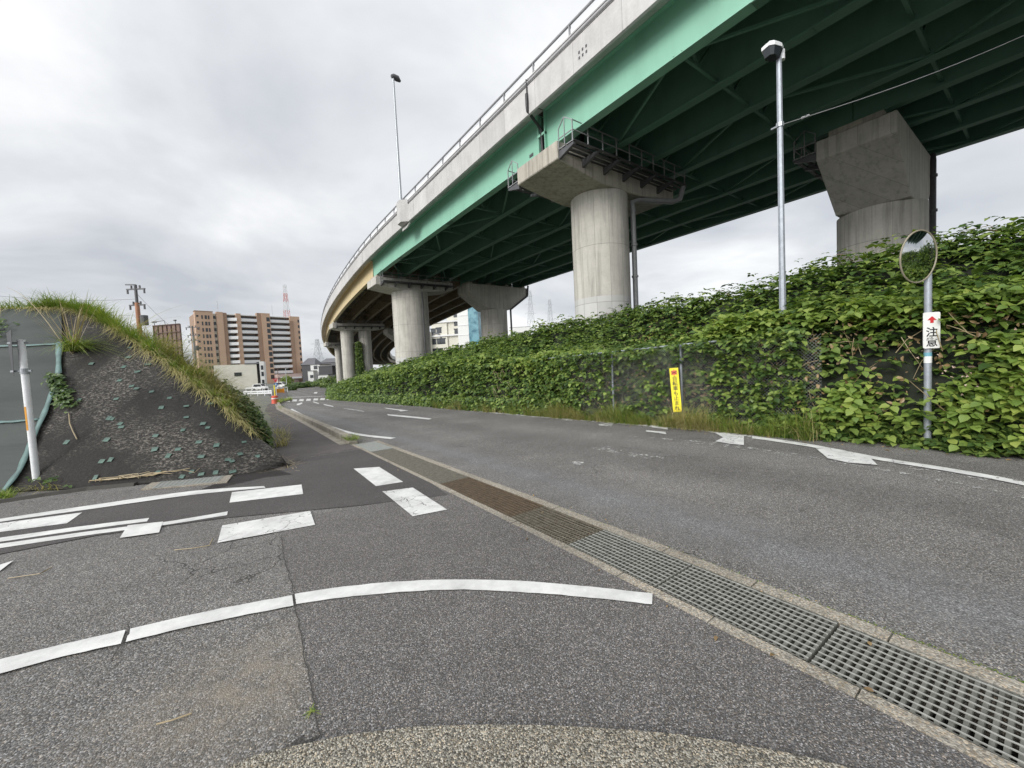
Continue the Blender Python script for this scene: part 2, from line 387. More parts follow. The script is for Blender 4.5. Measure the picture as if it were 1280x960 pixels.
def sheet(name, poly, off, mat, kind='structure', parent=None, cuts=True):
    """a thin flat sheet following the ground, off metres above it"""
    bm = bmesh.new(); vs = [bm.verts.new((x, y, 0)) for x, y in poly]; bm.faces.new(vs)
    bmesh.ops.triangulate(bm, faces=bm.faces[:])
    y0 = min(p[1] for p in poly); y1 = min(max(p[1] for p in poly), 60.0)
    k = math.ceil(max(y0, -2)/STEP+1e-6)
    while k*STEP < y1-1e-6:
        bmesh.ops.bisect_plane(bm, geom=bm.verts[:]+bm.edges[:]+bm.faces[:], plane_co=(0, k*STEP, 0), plane_no=(0, 1, 0), dist=1e-5); k += 1
    def gl(y):
        a = math.floor(y/STEP)*STEP; t = (y-a)/STEP
        return g(a)*(1-t)+g(a+STEP)*t
    for v in bm.verts: v.co.z = gl(v.co.y)+off
    bmesh.ops.recalc_face_normals(bm, faces=bm.faces[:])
    if sum(f.normal.z for f in bm.faces) < 0: bmesh.ops.reverse_faces(bm, faces=bm.faces[:])
    me = bpy.data.meshes.new(name); bm.to_mesh(me); bm.free()
    o = link(name, me, mat, parent)
    if kind: o['kind'] = kind
    return o
def band(pts, w):
    """polygon of width w round a polyline"""
    L = []; Rr = []
    for i, p in enumerate(pts):
        a = Vector(pts[max(0, i-1)]); c = Vector(pts[min(len(pts)-1, i+1)]); d = (c-a).normalized(); n = Vector((-d.y, d.x))*w/2
        L.append((p[0]+n.x, p[1]+n.y)); Rr.append((p[0]-n.x, p[1]-n.y))
    return L+Rr[::-1]
def px_poly(*pts): return [G(*p) for p in pts]

def leaf_mesh(name, P, Nn, size, mat, parts=3, fold=.16, aspect=.8, parent=None):
    """many leaves as one mesh; P (k,3) places, Nn (k,3) normals, size (k,)"""
    k = len(P); P = np.asarray(P, float); Nn = np.asarray(Nn, float)
    Nn /= np.linalg.norm(Nn, axis=1)[:, None]
    ref = RNG.normal(size=(k, 3)); X = np.cross(Nn, ref); X /= np.linalg.norm(X, axis=1)[:, None]; Y = np.cross(Nn, X)
    tpl = np.array([(0, 0, 0), (.28, .44*aspect, fold), (.62, .40*aspect, fold*.8), (1, 0, -.12), (.62, -.40*aspect, fold*.8), (.28, -.44*aspect, fold), (.5, 0, 0)])
    V = []; angs = [0, 1.75, -1.75][:parts]
    for a in angs:
        c, s_ = math.cos(a), math.sin(a)
        x = tpl[:, 0]*c - tpl[:, 1]*s_ + .10*c; y = tpl[:, 0]*s_ + tpl[:, 1]*c + .10*s_
        z = tpl[:, 2] - .10*np.hypot(x, y)**2
        V.append(P[:, None, :] + size[:, None, None]*(x[None, :, None]*X[:, None, :] + y[None, :, None]*Y[:, None, :] + z[None, :, None]*Nn[:, None, :]))
    V = np.stack(V, 1).reshape(-1, 3)
    nl = k*len(angs); base = (np.arange(nl)*7)[:, None]
    F = np.concatenate([base+np.array([[0, 6, 2, 1]]), base+np.array([[6, 3, 2, 2]])[:, :3].repeat(1, 0)], 1) if False else None
    quads = np.concatenate([base+np.array([[0, 6, 2, 1]]), base+np.array([[0, 5, 4, 6]])], 0)
    tris = np.concatenate([base+np.array([[6, 3, 2]]), base+np.array([[6, 4, 3]])], 0)
    me = bpy.data.meshes.new(name)
    nv, nq, ntg = len(V), len(quads), len(tris)
    me.vertices.add(nv); me.vertices.foreach_set('co', V.astype(np.float32).ravel())
    me.loops.add(nq*4+ntg*3); me.loops.foreach_set('vertex_index', np.concatenate([quads.ravel(), tris.ravel()]).astype(np.int32))
    me.polygons.add(nq+ntg)
    me.polygons.foreach_set('loop_start', np.concatenate([np.arange(nq)*4, nq*4+np.arange(ntg)*3]).astype(np.int32))
    me.polygons.foreach_set('loop_total', np.concatenate([np.full(nq, 4), np.full(ntg, 3)]).astype(np.int32))
    me.update(calc_edges=True); me.validate()
    return link(name, me, mat, parent, smooth=True)
def blade_mesh(name, P, D, L, Wd, droop, mat, segs=4, parent=None, lean=.35):
    """grass blades: P places, D outward lean directions (k,3), L lengths, Wd widths, droop"""
    k = len(P); P = np.asarray(P, float); D = np.asarray(D, float)
    D = D/np.linalg.norm(D, axis=1)[:, None]
    side = np.cross(D, np.array([[0, 0, 1.]])) ; side += 1e-6; side /= np.linalg.norm(side, axis=1)[:, None]
    rows = []
    for i in range(segs+1):
        t = i/segs
        hz = (np.sqrt(D[:, 0]**2+D[:, 1]**2)+1e-6)
        pos = P + D*(L*t)[:, None] + np.stack([D[:, 0]/hz*droop*L*t*t*.55, D[:, 1]/hz*droop*L*t*t*.55, -droop*L*t*t*.75], 1)
        w = Wd*(1-t)**.7*.5 + .0008
        rows.append(np.stack([pos-side*w[:, None], pos+side*w[:, None]], 1))
    V = np.stack(rows, 1).reshape(-1, 3); nvb = 2*(segs+1)
    base = (np.arange(k)*nvb)[:, None]
    F = np.concatenate([base+np.array([[2*i, 2*i+1, 2*i+3, 2*i+2]]) for i in range(segs)], 0)
    me = bpy.data.meshes.new(name)
    me.vertices.add(len(V)); me.vertices.foreach_set('co', V.astype(np.float32).ravel())
    me.loops.add(F.size); me.loops.foreach_set('vertex_index', F.astype(np.int32).ravel())
    me.polygons.add(len(F)); me.polygons.foreach_set('loop_start', (np.arange(len(F))*4).astype(np.int32)); me.polygons.foreach_set('loop_total', np.full(len(F), 4, np.int32))
    me.update(calc_edges=True)
    return link(name, me, mat, parent, smooth=True)
def text(name, body, size, mat, M, parent, ext=.001, align='CENTER'):
    cu = bpy.data.curves.new(name, 'FONT'); cu.body = body; cu.size = size; cu.extrude = ext; cu.align_x = align; cu.align_y = 'CENTER'; cu.offset = size*.012
    to = bpy.data.objects.new(name, cu); C.objects.link(to)
    dg = bpy.context.evaluated_depsgraph_get(); me = bpy.data.meshes.new_from_object(to.evaluated_get(dg))
    bpy.data.objects.remove(to); bpy.data.curves.remove(cu)
    me.transform(M); me.materials.clear()
    return link(name, me, mat, parent)
def frame(origin, x, normal):
    """matrix: local x along x, local z along the normal (out of the sign), local y up"""
    z = Vector(normal).normalized(); x = Vector(x); x = (x-z*x.dot(z)).normalized(); y = z.cross(x)
    m = Matrix((x, y, z)).transposed().to_4x4(); m.translation = Vector(origin); return m

# ================================================================== GROUND, ROADS
rows = [-400, -60] + [-2+STEP*i for i in range(int(62/STEP)+1)] + [100, 300, 900, 3000]
sh = lambda s: .012*s                       # the channel drifts slowly to the right
LO, LI, RI, RO = 2.08, 2.155, 2.62, 2.72
YE = 9.75
cols = [-2500, -300, -40, 'a', 'b', 40, 300, 2500]
mb = MB()
for y in rows:
    for x in cols:
        if x == 'a': x = LI-.03+sh(y)*(-3 < y < 12)
        if x == 'b': x = RI+.03+sh(y)*(-3 < y < 12)
        mb.v.append((x, y, g(y)))
nc = len(cols)
for i in range(len(rows)-1):
    for j in range(nc-1):
        if j == 3 and -2.1 < rows[i] < 9.4: continue        # the open drain channel
        mb.f.append((i*nc+j, i*nc+j+1, (i+1)*nc+j+1, (i+1)*nc+j))
mb.build('ground', M_farg)['kind'] = 'structure'
mb = MB(); yy = [-2+.5*i for i in range(24)]
for i, y in enumerate(yy):
    a_, b_ = LI-.02+sh(y), RI+.02+sh(y)
    mb.v += [(a_, y, g(y)-.004), (a_, y, g(y)-.30), (a_+.12, y, g(y)-.42), (b_-.12, y, g(y)-.42), (b_, y, g(y)-.30), (b_, y, g(y)-.004)]
    if i:
        for j in range(5): k = (i-1)*6+j; mb.f.append((k, k+1, k+7, k+6))
mb.build('drain_channel', M_dkconc)['kind'] = 'structure'

kerbL = [(9.75, 2.28), (14, 2.38), (20, 2.50), (32, 2.72), (45, 3.6), (52, 4.5), (60, 6.3), (73, 7.9), (92, 9.3), (130, 12), (200, 22)]
def kl(s): return lerp_tab(kerbL, s)
roadR = [(-30, 8.35), (40, 8.4), (46, 8.9), (53, 10.0), (60, 11.6), (78, 14.6), (110, 18), (150, 25), (200, 36)]
ys = [9.75, 12, 14, 17, 20, 26, 32, 38, 45, 52, 60, 73, 92, 130, 200]
poly = [(RO, -30), (RO, 0), (RO+sh(YE), YE)] + [(kl(y)+.1, y) for y in ys] + [(lerp_tab(roadR, y), y) for y in reversed([0]+ys)] + [(8.35, -30)]
sheet('main_road', poly, .004, M_main)
sheet('side_street', [(-60, -30), (LO, -30), (LO, 0), (LO+sh(YE), YE), (2.1, 9.76), (.3, 9.0), (-14, 17), (-60, 40)], .004, M_old)
# footpath between embankment and kerb
wl = [(9.0, .2), (14, .9), (24, 1.5), (32, 1.7), (48, 2.9), (60, 4.4), (100, 5.8)]
sheet('footpath', [(lerp_tab(wl, y), y) for y in (9.0, 14, 24, 32, 48, 60, 100)] + [(kl(y)-.12, y) for y in (100, 60, 52, 45, 32, 20, 14, 9.75)] + [(LO+sh(9), 9.0)], .008, M_side)
# newer asphalt to the right of the seam, dark strip along the far side
def gx(*pts): return [G(*p) for p in pts]
seam = gx((352, 672), (356, 700), (364, 730), (370, 762), (380, 815), (391, 870), (401, 935))
sheet('pavement_patch', seam + gx((470, 926), (600, 916), (900, 934), (1090, 972)) + [(LO, .1), (LO, .75), (LO+sh(2.5), 2.5), (LO+sh(4.6), 4.6)] + gx((450, 634), (352, 652)), .008, M_new)
sheet('dark_pavement', gx((-160, 716), (0, 694), (120, 671), (280, 649), (450, 633), (560, 620)) + [(LO+sh(5), 5.0), (LO+sh(8.9), 8.9), (.35, 8.9)] + gx((366, 594), (330, 598), (230, 622), (100, 640), (0, 653), (-200, 676)), .012, M_dark)
sm = [(x+random.uniform(-.008, .008), y) for x, y in [(seam[k][0]+(seam[k+1][0]-seam[k][0])*q/8, seam[k][1]+(seam[k+1][1]-seam[k][1])*q/8) for k in range(len(seam)-1) for q in range(8)]]
sheet('pavement_joint', band(sm, .0055), .0165, M_joint)
sheet('pavement_crack', band(gx((140, 828), (147, 816), (153, 808), (156, 801), (161, 796), (162, 789), (160, 783)), .007), .0165, M_joint)
# corner of the pavement we stand on
cc = gx((250, 990), (318, 958), (370, 944), (440, 929), (520, 919), (600, 916), (690, 917), (780, 921), (850, 928), (900, 935), (990, 950), (1080, 972))
mb = MB(); ctr = (-.2, -.6)
ring = cc + [(1.6, .2), (1.9, -3), (-3, -3), (-3, .9)]
mb.prism([(x, y, -.02) for x, y in ring], (0, 0, .034)); mb.build('pavement_corner', M_aggr)['kind'] = 'structure'
sheet('pavement_joint', band(cc, .011), .0165, M_joint)

# ---- painted markings (world-space sheets)
def mark(poly, mat=M_paint, off=.016): return sheet('road_marking', poly, off, mat)
curve = [(-60, 858), (0, 838), (80, 817), (157, 799)]
def spline(P, m=6):
    Q = [P[0]]+list(P)+[P[-1]]; o = []
    for i in range(1, len(Q)-2):
        a_, b_, c_, d_ = (np.array(Q[i+k]) for k in (-1, 0, 1, 2))
        for k in range(m):
            t = k/m; o.append(tuple(.5*(2*b_+(c_-a_)*t+(2*a_-5*b_+4*c_-d_)*t*t+(3*b_-a_-3*c_+d_)*t**3)))
    o.append(tuple(P[-1])); return o
def quad_line(top, bot, mat=M_paint):
    a_, b_ = spline(gx(*top)), spline(gx(*bot)); j = lambda P: [(x+random.uniform(-.003, .003), y+random.uniform(-.003, .003)) for x, y in P]
    mark(j(a_)+j(b_)[::-1], mat)
quad_line([(-80, 846), (0, 828), (80, 809), (158, 790)], [(-80, 866), (0, 846), (76, 825), (152, 808)])
quad_line([(163, 789), (240, 771), (310, 757), (365, 747)], [(158, 806), (240, 786), (310, 771), (367, 760)])
quad_line([(369, 745), (430, 736), (500, 730), (580, 727), (660, 730), (740, 737), (816, 745)], [(370, 758), (430, 750), (500, 743), (580, 740), (660, 744), (740, 750), (815, 759)])
quad_line([(-60, 660), (0, 650), (120, 632), (240, 615), (330, 609)], [(-60, 664), (0, 654), (120, 637), (240, 620), (332, 611)])        # edge line
mark(gx((-60, 662), (0, 656), (103, 642), (84, 656), (0, 667), (-60, 674)), M_paint_crack)
quad_line([(-60, 683), (0, 674), (100, 660), (187, 649)], [(-60, 688), (0, 679), (100, 665), (184, 653.5)])
quad_line([(-60, 691), (0, 682), (120, 665), (208, 654), (285, 641)], [(-60, 696), (0, 687), (120, 669.5), (208, 658), (284, 645.5)])
mark(gx((160, 659), (204, 654), (199, 668), (150, 675)), off=.0195)
mark(gx((290, 617), (377, 607), (379, 619), (287, 630)))
mark(gx((278, 659), (388, 640.5), (394, 658), (272, 681)), M_paint_crack)
mark(gx((0, 708), (17, 703), (0, 716), (-30, 720)))
mark(gx((442, 587), (474, 585), (504, 604), (470, 609)))
mark(gx((478, 616), (516, 611), (559, 639), (516, 647)), M_paint_crack)
# right edge of the main road
quad_line([(1400, 634), (1280, 604), (1180, 586), (1100, 573), (1010, 556), (940, 546)], [(1400, 640), (1280, 609), (1180, 590), (1100, 577), (1010, 559.5), (940, 549)], M_paint_crack)
quad_line([(940, 545.6), (860, 536), (800, 531), (740, 526)], [(940, 548.4), (860, 538.3), (800, 533), (740, 528)], M_paint_w)
quad_line([(740, 526), (690, 522.5), (640, 518), (600, 514.5)], [(740, 527.6), (690, 524), (640, 519.3), (600, 515.6)], M_paint_w)
mark(gx((1020, 562), (1052, 566), (1085, 571), (1097, 583), (1060, 580), (1035, 575)), M_paint_crack, .0195)
mark(gx((893, 542), (930, 546), (930, 558), (912, 556), (894, 553), (904, 548)), M_paint_crack, .0195)
mark(gx((814, 532), (834, 534.5), (835, 538), (815, 535.5)), off=.0195, mat=M_paint_crack); mark(gx((808, 539), (832, 541), (833, 544), (807, 540.5)), off=.0195, mat=M_paint_crack)
mark(gx((748, 531), (768, 529), (764, 534), (749, 533)), M_paint_w, .0195)
mark(gx((702, 524), (716, 524.5), (716, 527), (703, 526.5)), M_paint_w, .0195)
# worn-out crossing and centre-line remains
mark(gx((738, 561), (762, 559), (786, 567), (820, 571), (838, 576), (800, 574), (764, 567)), M_paint_f)
mark(gx((715, 578), (730, 579), (728, 582), (717, 582)), M_paint_w)
quad_line([(1280, 622), (1160, 598), (1060, 580), (960, 563), (880, 553), (780, 545)], [(1280, 625), (1160, 601), (1060, 582), (960, 565), (880, 555), (780, 546.5)], M_paint_f)
quad_line([(1240, 600), (1170, 590), (1110, 580)], [(1240, 604), (1170, 593), (1110, 583)], M_paint_f)
# far part of the road
quad_line([(484, 518.2), (500, 519.6), (520, 521.5), (540, 523.8)], [(485, 519.8), (500, 521.4), (518, 523.2), (536, 525)])
quad_line([(480, 510), (500, 512.3), (511, 513.5)], [(484, 511.4), (498, 513.3), (500, 514.8)])
quad_line([(430, 510.5), (440, 511.5), (455, 514)], [(430, 511.6), (440, 512.8), (455, 515.3)], M_paint_w)
quad_line([(404, 505.2), (416, 507.7)], [(405, 506.5), (417, 509)]); quad_line([(391, 501.8), (398, 504)], [(392, 503.2), (399, 505.3)])
quad_line([(365, 511.2), (380, 519), (401, 528), (440, 541), (495, 548)], [(363, 512.4), (378, 520.6), (400, 530), (438, 543), (488, 549.8)])
for k, x in enumerate((357.5, 366, 374.5, 383.5, 392.5, 401, 409.5)):
    y = 501-.42*k
    sheet('road_marking', gx((x, y-1.1), (x+5.4, y-1.1), (x+4.6, y+1.4), (x-1.2, y+1.4)), .016, M_paint)
mark(gx((371, 505), (377, 503.3), (378.5, 504.3), (374, 506.6), (371, 506.6)))
mark(gx((358, 496.6), (412, 494.6), (412, 495.5), (358, 497.5)), M_paint_w)
mark(gx((393, 490.4), (397, 490), (396, 492), (392, 492)))

# ---- kerb along the footpath, with an edge chamfer
mb = MB(); pr = []
ysk = [9.85, 10.2, 12, 14, 17, 20, 24, 28, 32, 36, 40, 45, 48, 52, 56, 60]
for i, y in enumerate(ysk):
    x = kl(y); h = .16 if i else .05
    pr.append([(x-.12, y, g(y)-.05), (x-.12, y, g(y)+h-.01), (x-.105, y, g(y)+h+.01), (x+.065, y, g(y)+h+.01), (x+.085, y, g(y)+h-.015), (x+.10, y, g(y)-.05)])
for i, q in enumerate(pr):
    mb.v += q
    if i:
        for j in range(5): a = (i-1)*6+j; mb.f.append((a, a+1, a+7, a+6))
mb.f.append((0, 1, 2, 3, 4, 5)); mb.build('kerb', M_kerb)['kind'] = 'structure'
sheet('footpath_gutter', [(kl(y)-.30, y) for y in (10, 14, 20, 32, 45)] + [(kl(y)-.12, y) for y in (45, 32, 20, 14, 10)], .012, M_kerb)

# ---- drain channel: two concrete lips and a dark trough under the grates
for nm, a, c_ in (('channel_lip', LO, LI), ('channel_lip', RI, RO)):
    mb = MB(); yy = np.arange(-6, YE+.01, .65)
    for i, y in enumerate(yy):
        y1 = min(y+.642, YE)
        jit = random.uniform(-.004, .004)
        q = [(a+sh(y), y), (c_+sh(y), y), (c_+sh(y1), y1), (a+sh(y1), y1)]
        z = .010+jit*.6
        mb.add([(q[k][0], q[k][1], g(q[k][1])-.25) for k in range(4)]+[(q[k][0], q[k][1], g(q[k][1])+z) for k in range(4)],
               [(4, 5, 6, 7), (0, 1, 5, 4), (1, 2, 6, 5), (2, 3, 7, 6), (3, 0, 4, 7)])
    mb.build(nm, M_lip)['kind'] = 'structure'

# ================================================================== DRAIN GRATES
ORD = ['first', 'second', 'third', 'fourth', 'fifth', 'sixth', 'seventh', 'eighth', 'ninth', 'tenth', 'eleventh', 'twelfth', 'thirteenth']
def grate_meshes(L):
    w = RI-LI-.012
    bars = MB(); n = int(L/.0345)
    for i in range(n+1):
        y = .012+(L-.024)*i/n; bars.box(-w/2, w/2, y-.0095, y-.0085, -.042, -.001)    # thin bearing bar lip
        bars.box(-w/2, w/2, y-.0075, y+.0075, -.006, 0)
        bars.box(-w/2, w/2, y-.003, y+.003, -.042, -.006)
    rods = MB()
    for i in range(10):
        x = -w/2+.025+(w-.05)*i/9
        rods.tube([(x, .004+(L-.008)*k/30, .0015+.0012*math.sin(k*1.6+i)) for k in range(31)], .0038, 5)
    rims = [MB().box(-w/2, -w/2+.005, .002, L-.002, -.045, .0015), MB().box(w/2-.005, w/2, .002, L-.002, -.045, .0015)]
    return bars, rods, rims
Lg = .843; y0 = 8.32; proto = {}
bounds = []
y = 8.33
while y > -1.6: bounds.append((y-Lg, y)); y -= Lg+.006
near = list(reversed(bounds))
vis = [q for q in near if q[1] > .05]
near = [q for q in near if q[1] > -.9]
def kindof(yb):
    if 3.2 < yb[0] < 4.9: return 'rusty'
    if 2.2 < yb[0] <= 3.2: return 'brown'
    return 'far' if yb[0] > 4.85 else 'galv'
cnt = {'far': 0, 'galv': 0, 'brown': 0, 'rusty': 0}
for q in near:
    k = kindof(q); m = {'far': M_grf, 'galv': M_gr, 'brown': M_gr2, 'rusty': M_rust}[k]
    if k not in proto:
        B_, R_, I_ = grate_meshes(Lg); proto[k] = True
        t = empty('drain_grate'); a_ = [B_.build('bearing_bars', m, t), R_.build('twisted_rods', M_rod if k == 'galv' else m, t, smooth=True), *[q_.build('rim', m, t) for q_ in I_]]
        proto[k] = (t, a_)
    else:
        t0, ch = proto[k]; t = t0.copy(); C.objects.link(t)
        for c_ in ch: d = c_.copy(); C.objects.link(d); d.parent = t
    ym = (q[0]+q[1])/2
    sl = math.atan((g(q[1])-g(q[0]))/(q[1]-q[0]))
    t.location = ((LI+RI)/2+sh(ym), q[0], g(q[0])+.006+random.uniform(-.001, .001)); t.rotation_euler = (sl, 0, -math.atan(.012))
    j = cnt[k]; cnt[k] += 1
    far = q[0] > 4.85
    if k == 'rusty': lab = 'rust-brown steel drain grate, '+('nearer' if j == 0 else 'farther')+' of the two rustiest'
    elif k == 'brown': lab = 'half rusty greenish drain grate next to the rust-brown ones'
    elif far: lab = 'galvanised drain grate beyond the rusty pair, '+ORD[round((q[0]-4.9)/.85)]+' from them'
    else: lab = 'galvanised open drain grate, '+ORD[round((2.4-q[1])/.85)]+' from the rusty stretch towards the near end'
    tag(t, lab, 'drain grate', 'steel grates along the roadside drain channel')
mb = MB(); ym = 9.04
mb.box(-.235, .235, 0, 1.36, -.01, .004, .003)
for i in range(9):
    for j in range(26):
        x = -.21+i*.0525; y = .03+j*.052
        a_ = .012 if (i+j) % 2 else -.012
        mb.add([(x-.014, y-a_, .0045), (x-.014, y-a_+.005, .0065), (x+.014, y+a_+.005, .0065), (x+.014, y+a_, .0045)], [(0, 1, 2, 3)])
o = mb.build('drain_cover', M_plate, None, ((LI+RI)/2+sh(ym), 8.35, g(8.35)+.008)); o.rotation_euler = (math.atan((g(9.7)-g(8.35))/1.35), 0, 0)
tag(o, 'pale solid steel cover plate closing the far end of the drain channel', 'drain cover')

P, Nn = [], []
for _ in range(46):
    y_ = random.uniform(.2, 7.5); P.append((random.choice((random.uniform(LI, RI), random.gauss(LO-.03, .03), random.gauss(RO+.03, .03)))+sh(y_), y_, g(y_)+.018)); Nn.append((random.gauss(0, .25), random.gauss(0, .25), 1))
tag(leaf_mesh('channel_litter', P, Nn, RNG.uniform(.012, .038, 46), M_brownleaf, 1, .1, .6), 'scattered dry leaf litter on and beside the drain grates', 'leaf litter', kind='stuff')

# ================================================================== EMBANKMENT ON THE LEFT
ridge_px = [(358, 579, 7.05), (350, 566, 7.35), (320, 545, 7.75), (267, 497, 8.2), (235, 474, 8.5), (200, 447, 8.8), (165, 423, 9.15), (133, 404, 9.5), (108, 391, 9.8), (85, 386, 10.0)]
ridge = [atD(*q) for q in ridge_px]
ridge[0].z = g(ridge[0].y)+.01
top_left = [Vector((-3.9, 15.0, 3.5)), Vector((-5.5, 16.0, 3.52)), Vector((-8, 17.3, 3.55)), Vector((-14, 20.2, 3.6)), Vector((-30, 28, 3.6))]
crest = ridge+top_left
bx = gx((366, 581), (330, 590), (280, 597), (225, 603), (180, 606), (130, 610), (90, 613))
base = [Vector((x, y, g(y)+.02)) for x, y in bx]+[Vector((-2.85, 9.95, g(9.95)+.03)), Vector((-3.4, 10.25, g(10)+.03)), Vector((-4.6, 10.85, -.2)), Vector((-7, 12.0, -.22)), Vector((-14, 15.3, -.3)), Vector((-30, 23, -.4))]
def resample(P, n):
    d = [0]
    for a_, c_ in zip(P, P[1:]): d.append(d[-1]+(c_-a_).length)
    o = []
    for i in range(n):
        t = d[-1]*i/(n-1); k = max(0, min(len(P)-2, int(np.searchsorted(d, t))-1)); o.append(P[k].lerp(P[k+1], (t-d[k])/max(1e-6, d[k+1]-d[k])))
    return o
# matched by arc length of the parts that the picture shows: corner .. post region .. far left
nA, nB_ = 40, 24
cr = resample(ridge+top_left[:1], nA)+resample(top_left, nB_)[1:]
bs = resample(base[:8], nA)+resample(base[7:], nB_)[1:]
NV = 26
def fsurf(i, v):
    """point on the front face; i in 0..nA+nB_-2 (float), v in 0..1 from base to crest"""
    k = min(int(i), len(cr)-2); f_ = i-k
    a_ = bs[k].lerp(bs[k+1], f_); c_ = cr[k].lerp(cr[k+1], f_)
    p = a_.lerp(c_, v)
    bul = math.sin(math.pi*v)*.16*min(1, k/12)
    return p+Vector((.25, -.85, .45))*bul
def fnorm(i, v):
    e_ = .05; a_ = fsurf(min(i+e_*4, len(cr)-1.01), v)-fsurf(max(i-e_*4, 0), v); c_ = fsurf(i, min(1, v+e_))-fsurf(i, max(0, v-e_))
    n = a_.cross(c_).normalized()
    return n if n.y < 0 else -n
mb = MB(); nI = len(cr)
for i in range(nI):
    for j in range(NV+1):
        p = fsurf(min(i, nI-1.0001), j/NV); w = .010*math.sin(i*1.7+j*.6)+.010*math.sin(i*.7-j*1.9)
        mb.v.append(tuple(p+Vector((.2, -.6, .4))*(w*(0 < j < NV))))
for i in range(nI-1):
    for j in range(NV): a_ = i*(NV+1)+j; mb.f.append((a_, a_+1, a_+NV+2, a_+NV+1))
sheet_root = mb.build('weed_sheet', M_sheet, smooth=True)
tag(sheet_root, 'black weathered weed-control sheet stretched over the embankment end', 'ground sheet')
# road-side grass face and flat top of the embankment: terrain
def wb(y): return lerp_tab([(7, .62), (9, .35), (13, .45), (16, -.2), (20, -1.8), (26, -5), (34, -10), (44, -17), (56, -26), (70, -36)], y)
far_top = [Vector((wb(y)-3.9, y, 3.5)) for y in (16, 20, 26, 34, 44, 56, 70)]
mb = MB()
side_c = list(ridge[1:]) + far_top
tops = [p.copy() for p in side_c]
base2 = []
for i, p in enumerate(side_c):
    if i < len(ridge)-1:
        t = i/(len(ridge)-2); yb = p.y+.10+.5*t
    else: yb = p.y+(.2 if i else 0)
    base2.append(Vector((max(wb(yb)-.02, p.x+.12), yb, g(yb)+.01)))
NS = 10
def ssurf(i, v):
    k = min(int(i), len(tops)-2); f_ = i-k
    p = base2[k].lerp(base2[k+1], f_).lerp(tops[k].lerp(tops[k+1], f_), v)
    return p+Vector((.6, -.15, .7))*(math.sin(math.pi*v)*.22*min(1, i/3))
for i in range(len(tops)):
    for j in range(NS+1): mb.v.append(tuple(ssurf(min(i, len(tops)-1.0001), j/NS)-Vector((0, 0, .03))))
for i in range(len(tops)-1):
    for j in range(NS): a_ = i*(NS+1)+j; mb.f.append((a_, a_+1, a_+NS+2, a_+NS+1))
k = len(mb.v)
topring = [ridge[-1]]+far_top+[Vector((-60, 70, 3.6)), Vector((-60, 36, 3.6)), Vector((-30, 28, 3.57))]+[p for p in reversed(top_left[:-1])]
mb.v += [tuple(p-Vector((0, 0, .03))) for p in topring]; mb.f.append(tuple(range(k, k+len(topring))))
mb.build('embankment', M_dirt)['kind'] = 'structure'
# dark gutter stones along the foot of the sheet
mb = MB(); gp = gx((-150, 646), (-60, 636), (0, 629), (60, 620), (110, 613), (170, 607))
mb.tube([(x, y, g(y)+.0) for x, y in gp], .06, 6); mb.build('gutter_edge', M_dkconc)['kind'] = 'structure'
# find surface coordinates from a picture point, once, to set the pads, tapes and plants on the face
grid = [(i*.5, v/40, fsurf(i*.5, v/40)) for i in range(2*(nI-1)) for v in range(41)]
def to_px(p):
    q = Vector(p)-Vector((0, 0, EYE)); z_ = q.dot(_F); return 640+FOC*q.dot(R2)/z_, 480-FOC*q.dot(U2)/z_
gpx = np.array([to_px(p) for _, _, p in grid])
def on_face(px, py, lift=.012):
    k = int(np.argmin((gpx[:, 0]-px)**2+(gpx[:, 1]-py)**2)); i, v, p = grid[k]
    n = fnorm(i, v)
    d = ray(px, py); o_ = Vector((0, 0, EYE)); t = (p-o_).dot(n)/d.dot(n)
    return o_+d*t+n*lift, n, i, v
pads = [(163, 435), (161, 447), (185, 456), (172, 465), (155, 459), (150, 476), (165, 483), (171, 486), (146, 499), (190, 490), (212, 498), (202, 510), (233, 522), (254, 530), (260, 535), (195, 545), (151, 530), (140, 524), (137, 523), (152, 534), (194, 562), (223, 562), (229, 538), (249, 553), (271, 557), (134, 550), (211, 570), (128, 577), (139, 575), (252, 571), (233, 508), (263, 505), (300, 568), (285, 575), (305, 553), (270, 591), (252, 593), (228, 596), (198, 591), (120, 597), (84, 553), (100, 500), (115, 455), (178, 437), (290, 577), (322, 571), (291, 590), (240, 590)]
for px, py in pads:
    p, n, i, v = on_face(px, py, .014)
    x = Vector((-n.y, n.x, 0)).normalized(); y = n.cross(x)
    a_ = random.uniform(-.15, .15); x, y = x*math.cos(a_)+y*math.sin(a_), y*math.cos(a_)-x*math.sin(a_)
    w, h = random.uniform(.034, .052), random.uniform(.028, .044)
    m_ = MB(); q = []
    for jj in range(3):
        for ii in range(3): q.append(x*((ii-1)*w)+y*((jj-1)*h)+n*random.uniform(-.002, .008))
    m_.add(q, [(0, 1, 4, 3), (1, 2, 5, 4), (3, 4, 7, 6), (4, 5, 8, 7)])
    o = m_.build('anchor_pad', M_pad, sheet_root, p, fix=False)
    md = o.modifiers.new('thick', 'SOLIDIFY'); md.thickness = .004
